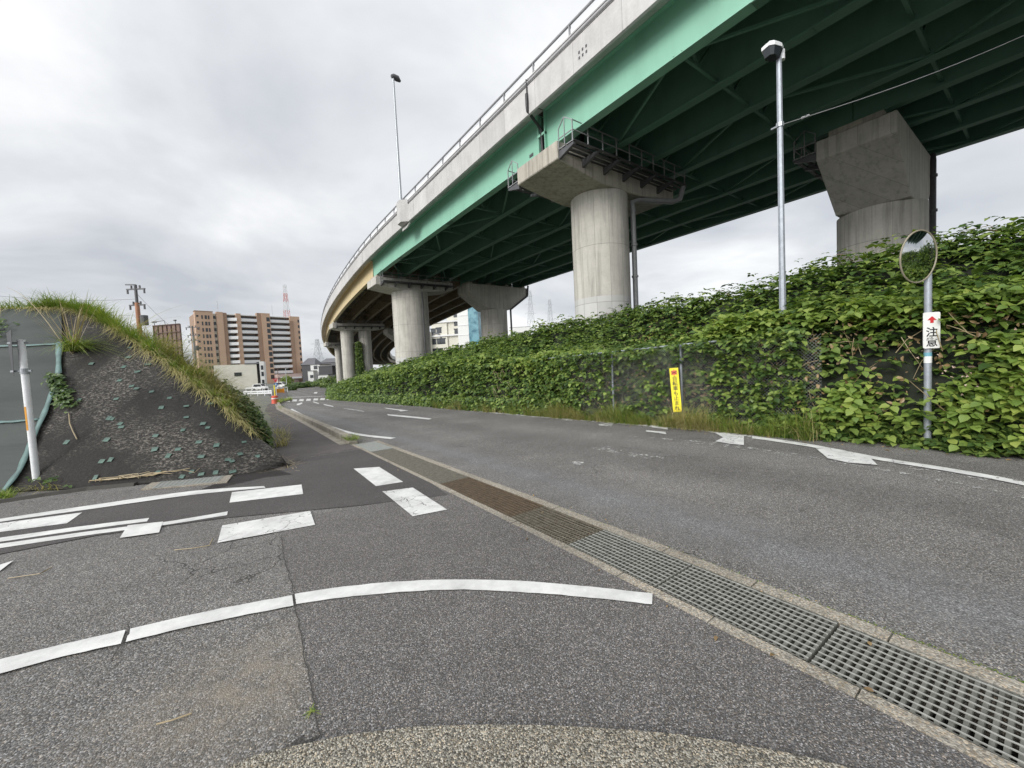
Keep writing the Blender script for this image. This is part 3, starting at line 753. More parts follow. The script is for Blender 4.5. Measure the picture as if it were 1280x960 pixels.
# dark green netting sheet on the left with its tape borders
edge = [(77, 382), (78, 400), (79, 432), (76, 460), (73, 475), (63, 505), (52, 540), (40, 570), (28, 590), (12, 612), (2, 622)]
mb = MB(); nrow = 24
for r in range(nrow+1):
    t = r/nrow; ey = 388+t*(620-388); ex = float(np.interp(ey, [q[1] for q in edge], [q[0] for q in edge]))
    for c_ in range(15):
        px = ex+(-380-ex)*(c_/14)**1.3; py = ey+(px-ex)*(.0+.08*t)*-1
        mb.v.append(tuple(on_face(px, py, .035)[0]))
for r in range(nrow):
    for c_ in range(14): a_ = r*15+c_; mb.f.append((a_, a_+1, a_+16, a_+15))
netr = mb.build('netting_sheet', M_net, smooth=True); tag(netr, 'dark green netting sheet with pale green tape borders on the slope at the left edge', 'netting')
def tape(pts, w):
    P = []
    for (xa, ya), (xb, yb) in zip(pts, pts[1:]):
        for k in range(6): P.append((xa+(xb-xa)*k/6, ya+(yb-ya)*k/6))
    P.append(pts[-1]); m_ = MB()
    for k, (x, y) in enumerate(P):
        p, n, i, v = on_face(x, y, .055); q = on_face(*P[min(k+1, len(P)-1)], .055)[0]-on_face(*P[max(k-1, 0)], .055)[0]
        s_ = q.cross(n).normalized()*w/2*(1+.15*math.sin(k*1.3)); m_.v += [tuple(p-s_), tuple(p+n*.006), tuple(p+s_)]
        if k: a_ = (k-1)*3; m_.f += [(a_, a_+1, a_+4, a_+3), (a_+1, a_+2, a_+5, a_+4)]
    o = m_.build('border_tape', M_tape, netr, smooth=True); md = o.modifiers.new('thick', 'SOLIDIFY'); md.thickness = .004
tape([(76, 430), (76, 470)], .10); tape([(70, 488), (58, 520), (40, 560), (28, 590), (8, 616)], .09); tape([(78, 432), (40, 434), (0, 435), (-60, 436)], .055); tape([(52, 526), (20, 529), (0, 530), (-60, 533)], .05)

# grass on the crest and on the road-side face
def tufts(name, centres, per, L, W_, droop, spread, mat, up=.9):
    P, D, LL = [], [], []
    for c_, n, sc_ in centres:
        k = int(per*random.uniform(.6, 1.3))
        for _ in range(k):
            a_ = random.uniform(0, 2*math.pi); r = random.random()**.6
            P.append((c_.x+random.gauss(0, .07)*sc_, c_.y+random.gauss(0, .07)*sc_, c_.z-.02))
            D.append((math.cos(a_)*spread*r+n[0]*.3, math.sin(a_)*spread*r+n[1]*.3, up)); LL.append(L*sc_*random.uniform(.55, 1.25))
    LL = np.array(LL); k = len(P)
    return blade_mesh(name, np.array(P), np.array(D), LL, W_*RNG.uniform(.6, 1.3, k), droop*RNG.uniform(.4, 1.3, k), mat)
cs = []
for _ in range(820):                      # crest, front edge
    i = random.uniform(8, nA) if random.random() < .5 else random.uniform(nA*.7, nA+13); p = fsurf(i, 1.0)
    back = random.random()**1.5*1.5; sc_ = random.uniform(.4, 1.1)*(.6 if i < 20 else 1)*(.85+.35*math.sin(i*1.9)*math.sin(i*.7+back*3))
    cs.append((p+Vector((-.25*back, .9*back, .0)), (0, -.3), sc_))
o = tufts('crest_grass', cs, 24, .68, .011, .7, .55, M_grass); tag(o, 'tall green grass growing along the top edge of the black sheet', 'grass', kind='stuff')
cs = []; cg = []; fall = []
for _ in range(1100):
    i = random.uniform(2.4, 12.5); v = random.random()*.86
    p = ssurf(i, v); d = (p-ridge[min(int(i)+1, len(ridge)-1)]).length
    sc_ = random.uniform(.5, 1.15)*(.35+.65*min(1, (i-1.5)/4))*(.85+.3*math.sin(i*4.1+v*7))
    (cs if random.random() < (.80 if v > .3 else .40) else cg).append((p+Vector((0, .12, 0)), (.5, .05), sc_))
o = tufts('slope_grass_dry', cs, 20, 1.25, .014, 1.0, .75, M_straw, 1.0); tag(o, 'drooping straw-coloured grass hanging over the ridge of the embankment', 'grass', kind='stuff')
o = tufts('slope_grass_green', cg, 20, 1.15, .014, .85, .7, M_grass, 1.0); tag(o, 'greener grass blades among the straw on the embankment side', 'grass', kind='stuff')
fr = []
for _ in range(240):                      # dead fringe hanging over the sheet edge
    i = random.uniform(6, nI-14); p = fsurf(i, 1.0); fr.append((p+Vector((0, -.03, .03)), (.1, -1.6), random.uniform(.3, .7)))
o = tufts('dead_grass_fringe', fr, 12, .40, .009, 1.7, .5, M_straw, .25); tag(o, 'dead grass fringe hanging over the edge of the sheet', 'grass', kind='stuff')
# bushy weeds at the end of the grass by the footpath
P, Nn, S_ = [], [], []
for _ in range(5200):
    i = random.uniform(2, 9.5); v = random.random()**1.6*.5
    p = ssurf(i, v)+Vector((random.uniform(0, .3), random.uniform(-.1, .25), random.uniform(0, .40)))
    P.append(p[:]); Nn.append((random.gauss(.35, .5), random.gauss(-.4, .5), .8)); S_.append(random.uniform(.05, .10))
o = leaf_mesh('foot_weeds', P, Nn, np.array(S_), M_shrub, 2); tag(o, 'dense dark green weeds at the foot of the embankment beside the footpath', 'weeds', kind='stuff')
# the big pampas-like clump on the sheet
def clump(name, px, py, L, n, lab, mat, droop=1.0, spread=.8, lift=0, w=.012, up=.8):
    p, nn, i, v = on_face(px, py, .02); r = empty(name, p); P = []; D = []
    for _ in range(n):
        a_ = random.uniform(0, 2*math.pi); q = random.random()**.6
        P.append((random.gauss(0, .06), random.gauss(0, .05), 0)); D.append((math.cos(a_)*spread*q+.35, math.sin(a_)*spread*q-.45, up))
    bl = blade_mesh('blades', np.array(P), np.array(D), L*RNG.uniform(.5, 1.15, n), w*RNG.uniform(.6, 1.3, n), droop*RNG.uniform(.5, 1.2, n), mat, 5, r)
    return tag(r, lab, 'grass clump')
cl = clump('grass_clump', 93, 440, .95, 240, 'bushy green grass clump with dry stalks rooted at the netting corner', M_grass, 1.0, .75)
P, D = np.zeros((26, 3)), np.array([(random.gauss(-.1, .28), random.gauss(-.15, .2), 1) for _ in range(26)])
blade_mesh('dry_stalks', P+RNG.normal(size=(26, 3))*.03, D, RNG.uniform(.9, 1.5, 26), RNG.uniform(.012, .026, 26), RNG.uniform(.0, .25, 26), M_dry, 5, cl)
mb = MB(); a_ = on_face(80, 430, .04)[0]; e_ = on_face(14, 368, .10)[0]
mb.tube([(a_.lerp(e_, t)+Vector((0, -.05, .28*math.sin(math.pi*t*.9)))) for t in np.linspace(0, 1, 10)], [.008-.005*t for t in np.linspace(0, 1, 10)], 5)
tag(mb.build('dry_stalk', M_dry), 'single long dry stalk arching over the dark netting', 'dry stalk')
def vine_patch(name, pts, n, lab, size=.07, mat=M_shrub):
    P, Nn = [], []
    for _ in range(n):
        x, y, r = random.choice(pts); p, nn, i, v = on_face(x+random.gauss(0, r), y+random.gauss(0, r*.8), random.uniform(.03, .16)); P.append(p[:]); Nn.append(tuple(nn+Vector((random.gauss(0, .4), random.gauss(-.1, .3), random.gauss(.4, .3)))))
    return tag(leaf_mesh(name, P, Nn, size*RNG.uniform(.6, 1.3, n), mat, 2), lab, 'plant')
vine_patch('creeping_weed', [(78, 482, 6), (82, 496, 6), (70, 480, 4), (87, 506, 5)], 170, 'dark green creeping weed growing from the edge of the netting', .085)
vine_patch('creeping_weed', [(2, 412, 8), (-6, 420, 8)], 70, 'small weed on the netting at the far left edge behind the sign plate', .07)
P = []; D = []
for _ in range(150):
    x, y = G(random.gauss(46, 14), random.uniform(606, 616)); P.append((x, y, g(y)+.03)); D.append((random.gauss(0, .5), random.gauss(-.2, .4), .8))
wd = empty('weed_tuft', (0, 0, 0)); blade_mesh('dry_blades', np.array(P), np.array(D), RNG.uniform(.12, .32, 150), RNG.uniform(.006, .014, 150), RNG.uniform(.4, 1.2, 150), M_straw, 4, wd)
P = [(*G(random.gauss(55, 16), random.uniform(604, 614)),) for _ in range(90)]
leaf_mesh('leaves', [(x, y, g(y)+random.uniform(.04, .22)) for x, y in P], [(random.gauss(0, .4), random.gauss(-.3, .4), .8) for _ in P], RNG.uniform(.05, .09, 90), M_shrub, 2, parent=wd)
tag(wd, 'ragged weeds and dead leaves round the foot of the white post', 'weeds')
# dead branch and litter at the foot of the slope
mb = MB()
for k in range(9):
    p = [on_face(110+k*9+random.uniform(-4, 4)+t*random.uniform(40, 75), 606-k*.9-t*random.uniform(4, 12)-2, .03+.03*math.sin(t*3))[0] for t in np.linspace(0, 1, 7)]
    mb.tube(p, [.010*(1-.6*t) for t in np.linspace(0, 1, 7)], 5)
tag(mb.build('dead_branches', M_dry), 'dry fallen stalks lying along the foot of the black sheet', 'dead stalks')
mb = MB(); p = [on_face(x, y, .03)[0] for x, y in ((88, 518), (89, 530), (93, 540), (98, 550))]; mb.tube(p, .008, 5); tag(mb.build('bare_root', M_dry), 'pale bare root dangling below the creeping weed', 'root')
ps, ds = [], []
for _ in range(420):
    x, y = G(random.uniform(285, 372), random.gauss(581, 4)); ps.append((x, y, g(y)+.01)); ds.append((random.gauss(0, 1), random.gauss(0, 1), .15))
o = blade_mesh('dry_litter', np.array(ps), np.array(ds), RNG.uniform(.08, .32, 420), RNG.uniform(.004, .01, 420), RNG.uniform(0, .3, 420), M_dry, 3); tag(o, 'pale dry grass litter at the tip of the embankment', 'dry litter', kind='stuff')
cs = [(Vector((*G(random.uniform(343, 358), random.uniform(540, 562)), 0)), (0, 0), random.uniform(.5, 1)) for _ in range(16)]
for c_, _, _ in cs: c_.z = g(c_.y)
o = tufts('path_edge_grass', cs, 16, .62, .009, .7, .5, M_straw, .9); tag(o, 'tuft of tall dry grass at the corner of the embankment by the footpath', 'grass', kind='stuff')
# cover grating in the gutter
q = gx((176, 614), (192, 604), (292, 594), (284, 605)); r = empty('gutter_cover', (0, 0, 0))
mb = MB(); mb.prism([(x, y, g(y)+.006) for x, y in q], (0, 0, .022)); mb.build('frame', M_lip, r)
qi = gx((190, 613), (201, 604.5), (281, 596.5), (272, 604.5)); mb = MB(); mb.prism([(x, y, g(y)+.026) for x, y in qi], (0, 0, .006))
for k in range(14):
    t = (k+.5)/14; a_ = Vector(qi[0]).lerp(Vector(qi[3]), t); c_ = Vector(qi[1]).lerp(Vector(qi[2]), t); mb.bar((a_.x, a_.y, g(a_.y)+.034), (c_.x, c_.y, g(c_.y)+.034), .012, .006)
mb.build('steel_plate', M_plate, r); tag(r, 'grey steel gutter cover in a concrete frame at the foot of the embankment', 'gutter cover')

# white post with the edge-on triangular plate
px_, py_ = G(47, 612); t = empty('sign_post', (px_, py_, g(py_)))
ph = 2.52
mb = MB(); mb.tube([(0, 0, -.05), (0, 0, ph)], .046, 20); mb.build('post', M_white_st, t, smooth=True)
mb = MB(); mb.tube([(0, 0, ph), (0, 0, ph+.02)], .052, 20); mb.build('cap', M_white_st, t, smooth=True)
mb = MB(); mb.tube([(0, 0, 1.02), (0, 0, 1.42)], .0475, 20, False)
o = mb.build('reflective_band', M_orange, t, smooth=True)
bm = bmesh.new(); bm.from_mesh(o.data); bmesh.ops.delete(bm, geom=[f for f in bm.faces if f.calc_center_median().x > -.012], context='FACES'); bm.to_mesh(o.data); bm.free()
mb = MB(); mb.bar((.09, -.03, ph-.03), (-.16, .05, ph-.03), .035, .022); mb.bar((.09, -.03, ph-.50), (-.16, .05, ph-.50), .035, .03); mb.tube([(0, 0, ph-.55), (0, 0, ph-.46)], .056, 18); mb.build('clamp', M_galv, t)
vd = Vector((px_, py_, 0)).normalized(); sd_ = Vector((vd.y, -vd.x, 0)); pl_d = (vd*.996-sd_*.085).normalized()
cn = Vector((-.14, .05, 0)); hw = .36
tri = [cn-pl_d*hw+Vector((0, 0, ph+.16)), cn+pl_d*hw+Vector((0, 0, ph+.16)), cn+pl_d*.04+Vector((0, 0, ph-.58)), cn-pl_d*.04+Vector((0, 0, ph-.58))]
mb = MB(); mb.prism([tuple(p) for p in tri], sd_*.004); mb.build('triangle_plate', M_dark_st, t)
tag(t, 'white round post with an orange reflective band and a triangular plate seen edge-on', 'sign post')

# ================================================================== VIADUCT
def vb(s): return .0016*max(0, s-30)**2                                       # sideways bend of the viaduct
def vd_(s):
    t = min(130.0, max(0.0, s-30)); return .04*(t*t/16 if t < 8 else t-4)                  # its fall towards the far end
ZB = 10.0                                                                     # underside of the girders
SST = [-34, -26, -18, -10, -4, 2, 7, 12.4, 18, 24, 30, 34, 37, 40, 43, 46, 50, 54, 58, 62, 66, 70, 75, 80, 86, 92, 100, 108, 116, 124, 132, 140, 150, 160, 175, 190, 205, 220, 240]
def sweep(profile, s0, s1, gap=0):
    m_ = MB(); st = [s0]+[s for s in SST if s0+.2 < s < s1-.2]+[s1]; k = len(profile)
    for i, s in enumerate(st):
        m_.v += [(x+vb(s), s, z-vd_(s)) for x, z in profile]
        if i:
            for j in range(k): a_ = (i-1)*k; m_.f.append((a_+j, a_+(j+1) % k, a_+k+(j+1) % k, a_+k+j))
    m_.f.append(tuple(range(k))); m_.f.append(tuple(range(len(m_.v)-1, len(m_.v)-1-k, -1))); return m_
V = empty('viaduct', (11, 0, 0)); tag(V, 'long green girder road viaduct with a concrete parapet curving away overhead', 'viaduct')
V.location = (0, 0, 0)
N0, NW = 11.05, 26.5
NG = 8; gn = [N0+(NW-N0)*k/(NG-1) for k in range(NG)]
S0, SJ, S1 = -34, 36.4, 240
sweep([(10.45, 11.66), (27.1, 11.66), (27.1, 11.95), (10.45, 11.95)], S0, S1).build('deck_slab', M_slab, V)
segs = [(S0, -12.2), (-12.16, 12.2), (12.26, 24.0), (24.02, 36.3), (36.36, 61), (61.06, 95), (95.06, S1)]
for a_, c_ in segs:
    sweep([(10.15, 11.25), (10.22, 11.22), (10.55, 11.63), (10.95, 11.657), (10.95, 11.96), (10.46, 11.97), (10.42, 12.66), (10.20, 12.66), (10.20, 12.34), (10.15, 12.30)], a_, c_).build('parapet', M_fascia, V)
sweep([(27.45, 11.25), (27.45, 12.62), (27.2, 12.62), (27.05, 11.62), (27.3, 11.2)], S0, S1).build('parapet', M_fascia, V)
# conduits along the outside of the parapet
for z, r in ((12.40, .035), (12.52, .022)):
    m_ = MB(); st = np.arange(-20, 130, 2.0); m_.tube([(10.14+vb(s), s, z-vd_(s)) for s in st], r, 6); m_.build('conduit', M_rail, V)
# railing
m_ = MB(); st = np.arange(-20, 140, 2.0); m_.tube([(10.30+vb(s), s, 13.10-vd_(s)) for s in st], .045, 8); m_.build('top_rail', M_rail, V)
m_ = MB()
for a_, c_ in zip(st, st[1:]): m_.bar((10.34+vb(a_), a_, 12.86-vd_(a_)), (10.34+vb(c_), c_, 12.86-vd_(c_)), .02, .20)
m_.build('rail_board', M_white_st, V)
for k, s in enumerate(np.arange(-10, 130, 2.0)):
    if k > 68: break
    m_ = MB(); z = vd_(s); m_.prism([(10.27+vb(s), s-.03, 12.62-z), (10.27+vb(s), s+.03, 12.62-z), (10.27+vb(s), s+.02, 13.08-z), (10.27+vb(s), s-.02, 13.08-z)], (.09, 0, 0)); m_.build('rail_post', M_rail, V)
# girders
def girder(n, a_, c_, mat, bot):
    ov = .18
    m_ = sweep([(n-.011, ZB+.03), (n+.011, ZB+.03), (n+.011, 11.66), (n-.011, 11.66)], a_, c_); fl = sweep([(n-ov, ZB), (n+ov, ZB), (n+ov, ZB+.032), (n-ov, ZB+.032)], a_, c_)
    m_.add(fl.v, fl.f)
    tf = sweep([(n-.15, 11.625), (n+.15, 11.625), (n+.15, 11.655), (n-.15, 11.655)], a_, c_); m_.add(tf.v, tf.f)
    s = a_+.04
    while s < min(c_, 90):                                                   # stiffeners on the inner side
        sg = 1
        m_.box(n+.011+vb(s), n+.13+vb(s), s-.008, s+.008, ZB+.035-vd_(s), 11.62-vd_(s)); s += 2.03
    return m_
for k, n in enumerate(gn):
    jn = 12.4 if k < 4 else 4.7
    gp = .16 if k < 4 else .012
    for a_, c_, mo, mi in ((S0, jn-gp, M_green, M_green_shade), (jn+gp, SJ-.1, M_green, M_green_shade), (SJ+.1, 62, M_tan, M_tan_shade), (62.2, S1, M_tan, M_tan_shade)):
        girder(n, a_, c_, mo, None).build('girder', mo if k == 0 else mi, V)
for n in gn:
    for s in (-6.5, 4.2, 21.0, 29.2): MB().box(n-.17, n+.17, s-.28, s+.28, ZB-.016, ZB-.0012).build('flange_splice', M_green_shade, V)
# end stiffener plates and black gap on the outer girder over the near pier
for s in (12.4-.20, 12.4+.20):
    m_ = MB(); m_.box(N0-.14, N0-.012, s-.02, s+.02, ZB+.035, 11.62); m_.build('end_stiffener', M_green, V)
for s in (-6.5, 4.2, 21.0, 29.2): MB().box(N0-.022, N0-.0112, s-.16, s+.16, ZB+.06, 11.55).build('splice_plate', M_green, V)
m_ = MB(); m_.box(N0-.16, N0-.03, 12.4-.22, 12.4+.22, 10.72, 10.82); m_.build('joint_clamp', M_green, V)
m_ = MB(); m_.box(N0-.03, N0-.013, 13.1, 13.35, 10.30, 10.42); m_.build('name_plate', M_dark_st, V)
# black scupper pipe down the joint
m_ = MB(); m_.tube([(10.10, 12.23, 12.55), (10.10, 12.23, 11.95)], .02, 8); m_.tube([(10.09, 12.23, 12.0), (10.09, 12.23, 11.55), (10.12, 12.25, 11.38), (10.75, 12.40, 11.12), (10.93, 12.4, 10.95), (10.95, 12.4, 10.1)], .06, 10)
m_.build('drain_pipe', M_black, V, smooth=True)
# cross bracing between the girders
def brace(s, q, m_):
    o = vb(s); z = vd_(s); a1, c1 = gn[q]+o+.02, gn[q+1]+o-.02; mid = (a1+c1)/2
    m_.bar((a1, s, 10.22-z), (c1, s, 10.22-z), .09, .09); m_.bar((a1, s, 11.55-z), (c1, s, 11.55-z), .08, .08)
    m_.bar((mid, s, 10.26-z), (a1, s, 11.5-z), .08, .08); m_.bar((mid, s, 10.26-z), (c1, s, 11.5-z), .08, .08); return m_
for s in np.arange(-14, 36, 4.1):
    for q in range(7): brace(s, q, MB()).build('cross_brace', M_green_shade, V)
m_ = MB()
for s in np.arange(38, 82, 4.4):
    for q in range(7): brace(s, q, m_)
m_.build('far_cross_braces', M_tan_shade, V)['kind'] = 'stuff'
for k, s in enumerate(np.arange(-14, 34, 4.1)):
    for q in (0, 2, 4, 6):
        a_, c_ = (gn[q], gn[q+1]) if k % 2 else (gn[q+1], gn[q]); MB().bar((a_, s+.1, 10.14), (c_, s+4.0, 10.14), .08, .07).build('lateral_brace', M_green_shade, V)
for q in (0, 1, 2):
    m_ = MB(); n = gn[1]+.75+q*.22; st = [s for s in SST if s < 38]; m_.tube([(n, s, 11.05+.06*q) for s in st], .06, 8)
    for s in np.arange(-14, 36, 1.6): m_.box(n-.09, n+.09, s-.03, s+.03, 10.97+.06*q, 11.12+.06*q)
    m_.build('cable_duct', M_bframe, V)
# lamp corbel
m_ = MB(); m_.prism([(10.15, 24.95, 11.22), (10.15, 26.25, 11.22), (9.72, 25.9, 11.22), (9.72, 25.3, 11.22)], (0, 0, 1.40)); m_.prism([(10.3, 24.95, 11.18), (10.15, 25.2, 10.85), (10.15, 26.0, 10.85), (10.3, 26.25, 11.18)], (-.10, 0, 0)); m_.build('lamp_corbel', M_fascia, V)
for q in range(6): MB().box(10.135, 10.152, 9.1+.16*(q % 3), 9.16+.16*(q % 3), 11.55+.18*(q//3), 11.63+.18*(q//3)).build('anchor_socket', M_dark_st, V)

def pier(name_lab, nc, sc, n0, n1, sw, dia, zc, zend, zbot, mat_cap, cylkw, two=False, zg=-.3, white=None, rz=0.0):
    r = empty('bridge_pier', (0, 0, 0)); o = vb(sc); d = vd_(sc); hw = sw/2
    zt = ZB-.24-d; ze = zend-d; zb = zbot-d; a_, c_ = nc-dia/2*.92, nc+dia/2*.92
    prof = [(n0, zt), (n0, ze), (a_, zb), (c_, zb), (n1, ze), (n1, zt)]
    bm = bmesh.new(); V1 = [bm.verts.new((x+o, sc-hw, z)) for x, z in prof]; f = bm.faces.new(V1); ex = bmesh.ops.extrude_face_region(bm, geom=[f])
    bmesh.ops.translate(bm, verts=[v for v in ex['geom'] if isinstance(v, bmesh.types.BMVert)], vec=(0, sw, 0)); bmesh.ops.recalc_face_normals(bm, faces=bm.faces[:])
    bmesh.ops.bevel(bm, geom=bm.edges[:], offset=.03, segments=1, affect='EDGES')
    me = bpy.data.meshes.new('cap'); bm.to_mesh(me); bm.free(); link('cap', me, mat_cap, r)
    cols_ = [nc] if not two else [nc-dia*.31, nc+dia*.31]
    for x in cols_:
        R_ = dia/2 if not two else dia*.22
        mt = concrete('column_concrete', (.52, .50, .45) , (.62 if R_ > 1 else .8, 2.45, .15+sc*.1), (x+o, sc, R_), dirt=.55, white_below=white, st0=.47)
        m_ = MB(); m_.tube([(x+o, sc, zg-1), (x+o, sc, zb+.005)], R_, 56); m_.build('column', mt, r, smooth=True)
    for n in gn:
        if n0 < n < n1:
            MB().box(n+o-.2, n+o+.2, sc-sw*.34, sc+sw*.34, zt-.01, ZB-d).build('bearing', M_cap, r)
    return tag(r, name_lab, 'bridge pier', 'concrete piers under the viaduct'), o, d
def catwalk(r, n0, n1, s, side, z, o=0, d=0):
    c_ = MB(); y1 = s+side*.75
    for q in (0, .25, .5, .75): c_.bar((n0+o, s+side*q, z-d), (n1+o, s+side*q, z-d), .14, .035)
    c_.build('catwalk_floor', M_dark_st, r)
    x = n0
    while x < n1: MB().prism([(x+o, s, z-.05-d), (x+o, y1+side*.03, z-.05-d), (x+o, y1+side*.03, z-.13-d), (x+o, s, z-.34-d)], (.11, 0, 0)).build('catwalk_bracket', M_dark_st, r); x += 1.22
    c_ = MB(); x = n0
    while x < n1+.1: c_.bar((x+o, y1, z-.03-d), (x+o, y1, z+.72-d), .035, .035); x += .8
    for zz in (.0, .38, .72): c_.bar((n0+o, y1, z+zz-d), (n1+o, y1, z+zz-d), .03, .03)
    for zz in (.0, .38): c_.bar((n0+o, y1, z+zz-d), (n0+o, s, z+zz-d), .03, .03)
    c_.bar((n0+o, s+side*.03, z-.03-d), (n0+o, s+side*.03, z+.72-d), .03, .03); c_.bar((n0+o, y1, z+.72-d), (n0+o-.04, s+side*.38, z+.98-d), .028, .028); c_.bar((n0+o-.04, s+side*.38, z+.98-d), (n0+o, s+side*.03, z+.72-d), .028, .028)
    c_.bar((n0+o-.04, s+side*.38, z-d), (n0+o-.04, s+side*.38, z+.98-d), .028, .028)
    c_.build('catwalk_railing', M_rail, r)
# near pier
P1, o, d = pier('round concrete pier with stained cap, catwalk and grey drain pipe', 14.05, 12.25, 10.42, 18.0, 2.5, 2.52, 9.76, 9.08, 8.72, M_cap, None, zg=1, white=4.25)
catwalk(P1, 10.5, 17.8, 12.25-1.25, -1, 9.42); catwalk(P1, 10.5, 14, 12.25+1.25, 1, 9.30)
m_ = MB(); m_.tube([(15.27, 11.34, 2.5), (15.27, 11.34, 8.35), (15.25, 11.37, 8.55), (15.5, 11.25, 8.68), (17.3, 10.6, 8.72), (17.6, 10.45, 8.85), (17.75, 10.35, 9.4)], .115, 14)
for z in (3.6, 5.2, 6.6, 8.1): MB().tube([(15.27, 11.34, z), (15.27, 11.34, z+.08)], .15, 14).build('pipe_clamp', M_pipe, P1)
m_.build('drain_pipe', M_pipe, P1, smooth=True)
# second row, near
P2, o, d = pier('stout concrete pier with deep tapered pale cap behind the traffic mirror', 23.2, 4.6, 19.55, 26.7, 2.35, 2.9, 9.76, 9.02, 7.25, M_capR, None, zg=1)
m_ = MB(); m_.tube([(25.6, 3.36, 2), (25.6, 3.36, 9.5), (25.75, 3.4, 9.8)], .12, 12)
for z in (5.5, 7.3, 8.8): MB().tube([(25.6, 3.36, z), (25.6, 3.36, z+.1)], .16, 12).bar((25.6, 3.36, z), (24.3, 4.4, z), .05, .05).build('pipe_clamp', M_dark_st, P2)
m_.build('drain_pipe', M_dark_st, P2, smooth=True)
catwalk(P2, 19.6, 24, 4.6+1.18, 1, 9.4)
# farther piers
P3, o, d = pier('wide round pier under the change from green to tan girders', 14.1, 35.7, 10.6, 18.0, 2.6, 3.3, 9.76, 9.1, 8.75, M_capR, None, white=2.6)
catwalk(P3, 11, 17.8, 35.7-1.3, -1, 9.3, o, d)
m_ = MB(); m_.tube([(14.6+o, 34.0, 0), (14.6+o, 34.0, 8.5)], .06, 8); m_.build('drain_pipe', M_dark_st, P3)
P4, o, d = pier('T-shaped pale pier of the second row seen under the green span', 23.0, 35.0, 19.45, 26.7, 2.35, 2.8, 9.76, 9.02, 7.35, M_capR, None)
m_ = MB(); m_.tube([(24.2+o, 33.6, 0), (24.2+o, 33.6, 7.3-d), (26.6+o, 33.7, 8.9-d), (26.75+o, 33.7, 10-d)], .1, 8); m_.build('drain_pipe', M_dark_st, P4)
P5, o, d = pier('pair of slim columns under one cap with ivy climbing between them', 14.0, 61.5, 10.6, 18.0, 2.4, 4.1, 9.76, 9.1, 8.8, M_capR, None, two=True, zg=-2)
catwalk(P5, 11, 17.8, 61.5-1.2, -1, 9.3, o, d)
P6, o, d = pier('stout pale pier in the second row beyond the ivy-grown columns', 23.0, 66.0, 19.45, 26.7, 2.4, 3.6, 9.76, 9.0, 7.6, M_capR, None, zg=-2)
P7, o, d = pier('farthest pier in view where the viaduct bends away', 14.0, 86, 10.6, 18.0, 2.4, 3.0, 9.76, 9.1, 8.7, M_capR, None, two=True, zg=-2)
catwalk(P7, 11, 17.8, 86-1.2, -1, 9.3, o, d)
# ivy between the two columns
P, Nn = [], []
for _ in range(2600):
    z = random.uniform(-1.6, 5.9); a_ = random.uniform(-1, 1); w = .50-.05*max(0, z-2)
    P.append((14.0+vb(61.5)+a_*w, 60.6+random.gauss(0, .12), z)); Nn.append((random.gauss(0, .5), random.gauss(-1, .3), random.gauss(.5, .3)))
tag(leaf_mesh('climbing_ivy', P, Nn, RNG.uniform(.14, .26, 2600), M_kudzu, 2), 'narrow green ivy climbing between the twin pier columns', 'ivy')

# lamps on the viaduct
def bridge_lamp(x, y, z0, h, lab):
    t = empty('bridge_lamp', (x, y, z0)); m_ = MB(); m_.tube([(0, 0, 0), (0, 0, .5), (0, 0, h)], [.11, .095, .065], 12); m_.build('pole', M_galv, t, smooth=True)
    m_ = MB(); m_.tube([(-.12, -.02, h+.02), (.02, 0, h+.06), (.30, .05, h+.06), (.52, .1, h-.02)], [.10, .17, .19, .07], 10); m_.build('lamp_head', M_dark_st, t, smooth=True)
    m_ = MB(); m_.box(-.2, .2, -.2, .2, -.02, .03); m_.build('base_plate', M_galv, t)
    return tag(t, lab, 'street lamp', 'lamp poles on the viaduct parapet')
bridge_lamp(9.93, 25.6, 12.62, 8.0, 'tall thin lamp pole standing on the parapet of the viaduct against the sky')
# small fitting on the rail at the very top of the picture
m_ = MB(); m_.tube([(10.2, 8.2, 13.0), (10.2, 8.2, 13.35)], .05, 8); m_.tube([(10.2, 8.2, 13.3), (10.2, 8.05, 13.42)], .09, 8); tag(m_.build('rail_marker', M_dark_st), 'small dark delineator on top of the viaduct railing at the upper edge', 'delineator')

# ================================================================== BANK UNDER THE VIADUCT
zf_tab = [(-16, 2.3), (1, 2.12), (1.7, 2.25), (3, 2.2), (4.2, 1.95), (5, 1.66), (7.4, 1.58), (11.5, 1.72), (21, 1.72), (30, 1.25), (36, .82), (44, .2), (60, -.6), (80, -1.2)]
zt_tab = [(-16, 3.5), (.4, 3.38), (3, 3.16), (5.4, 3.16), (8, 3.05), (11.8, 2.88), (18, 2.75), (27, 2.12), (36, 1.5), (43, .95), (60, -.35), (80, -1.3)]
def eR(s): return lerp_tab(roadR, s)-8.4
def bank_pt(s, t):
    """t 0 foot of the front, 1 top of the front, 2 crest, 3 back"""
    zf, zt, zg = smooth_tab(zf_tab, s), smooth_tab(zt_tab, s), g(s)-.02
    e = eR(s)*.9
    pr = [(8.18, zg), (8.42, zg+.55*(zf-zg)), (8.60, zf-.12), (9.05, zf-.02), (9.75, zf+.10*(zt-zf)), (11.0, zt), (12.4, zt+.04), (16, zt-.1)]
    tt = [0, .5, 1, 1.25, 1.6, 2, 2.3, 3]
    b_ = .16*math.sin(s*1.3+t*2)+.12*math.sin(s*.53+t*3.1+1)+.07*math.sin(s*3.1-t*4)
    b_ *= min(1, t*1.5)
    fz = max(0, min(1, (s-2.6)/.9, (10.2-s)/1.2))*.32*max(0, min(1, (1.2-t)*3))
    return Vector((float(np.interp(t, tt, [q[0] for q in pr]))-b_*.35+e+fz, s, float(np.interp(t, tt, [q[1] for q in pr]))+b_*.55*min(1, max(0, t-.4))))
bs_ = list(np.arange(-14, 24, .5))+list(np.arange(24, 82, 1.5)); bt = np.linspace(0, 3, 25)
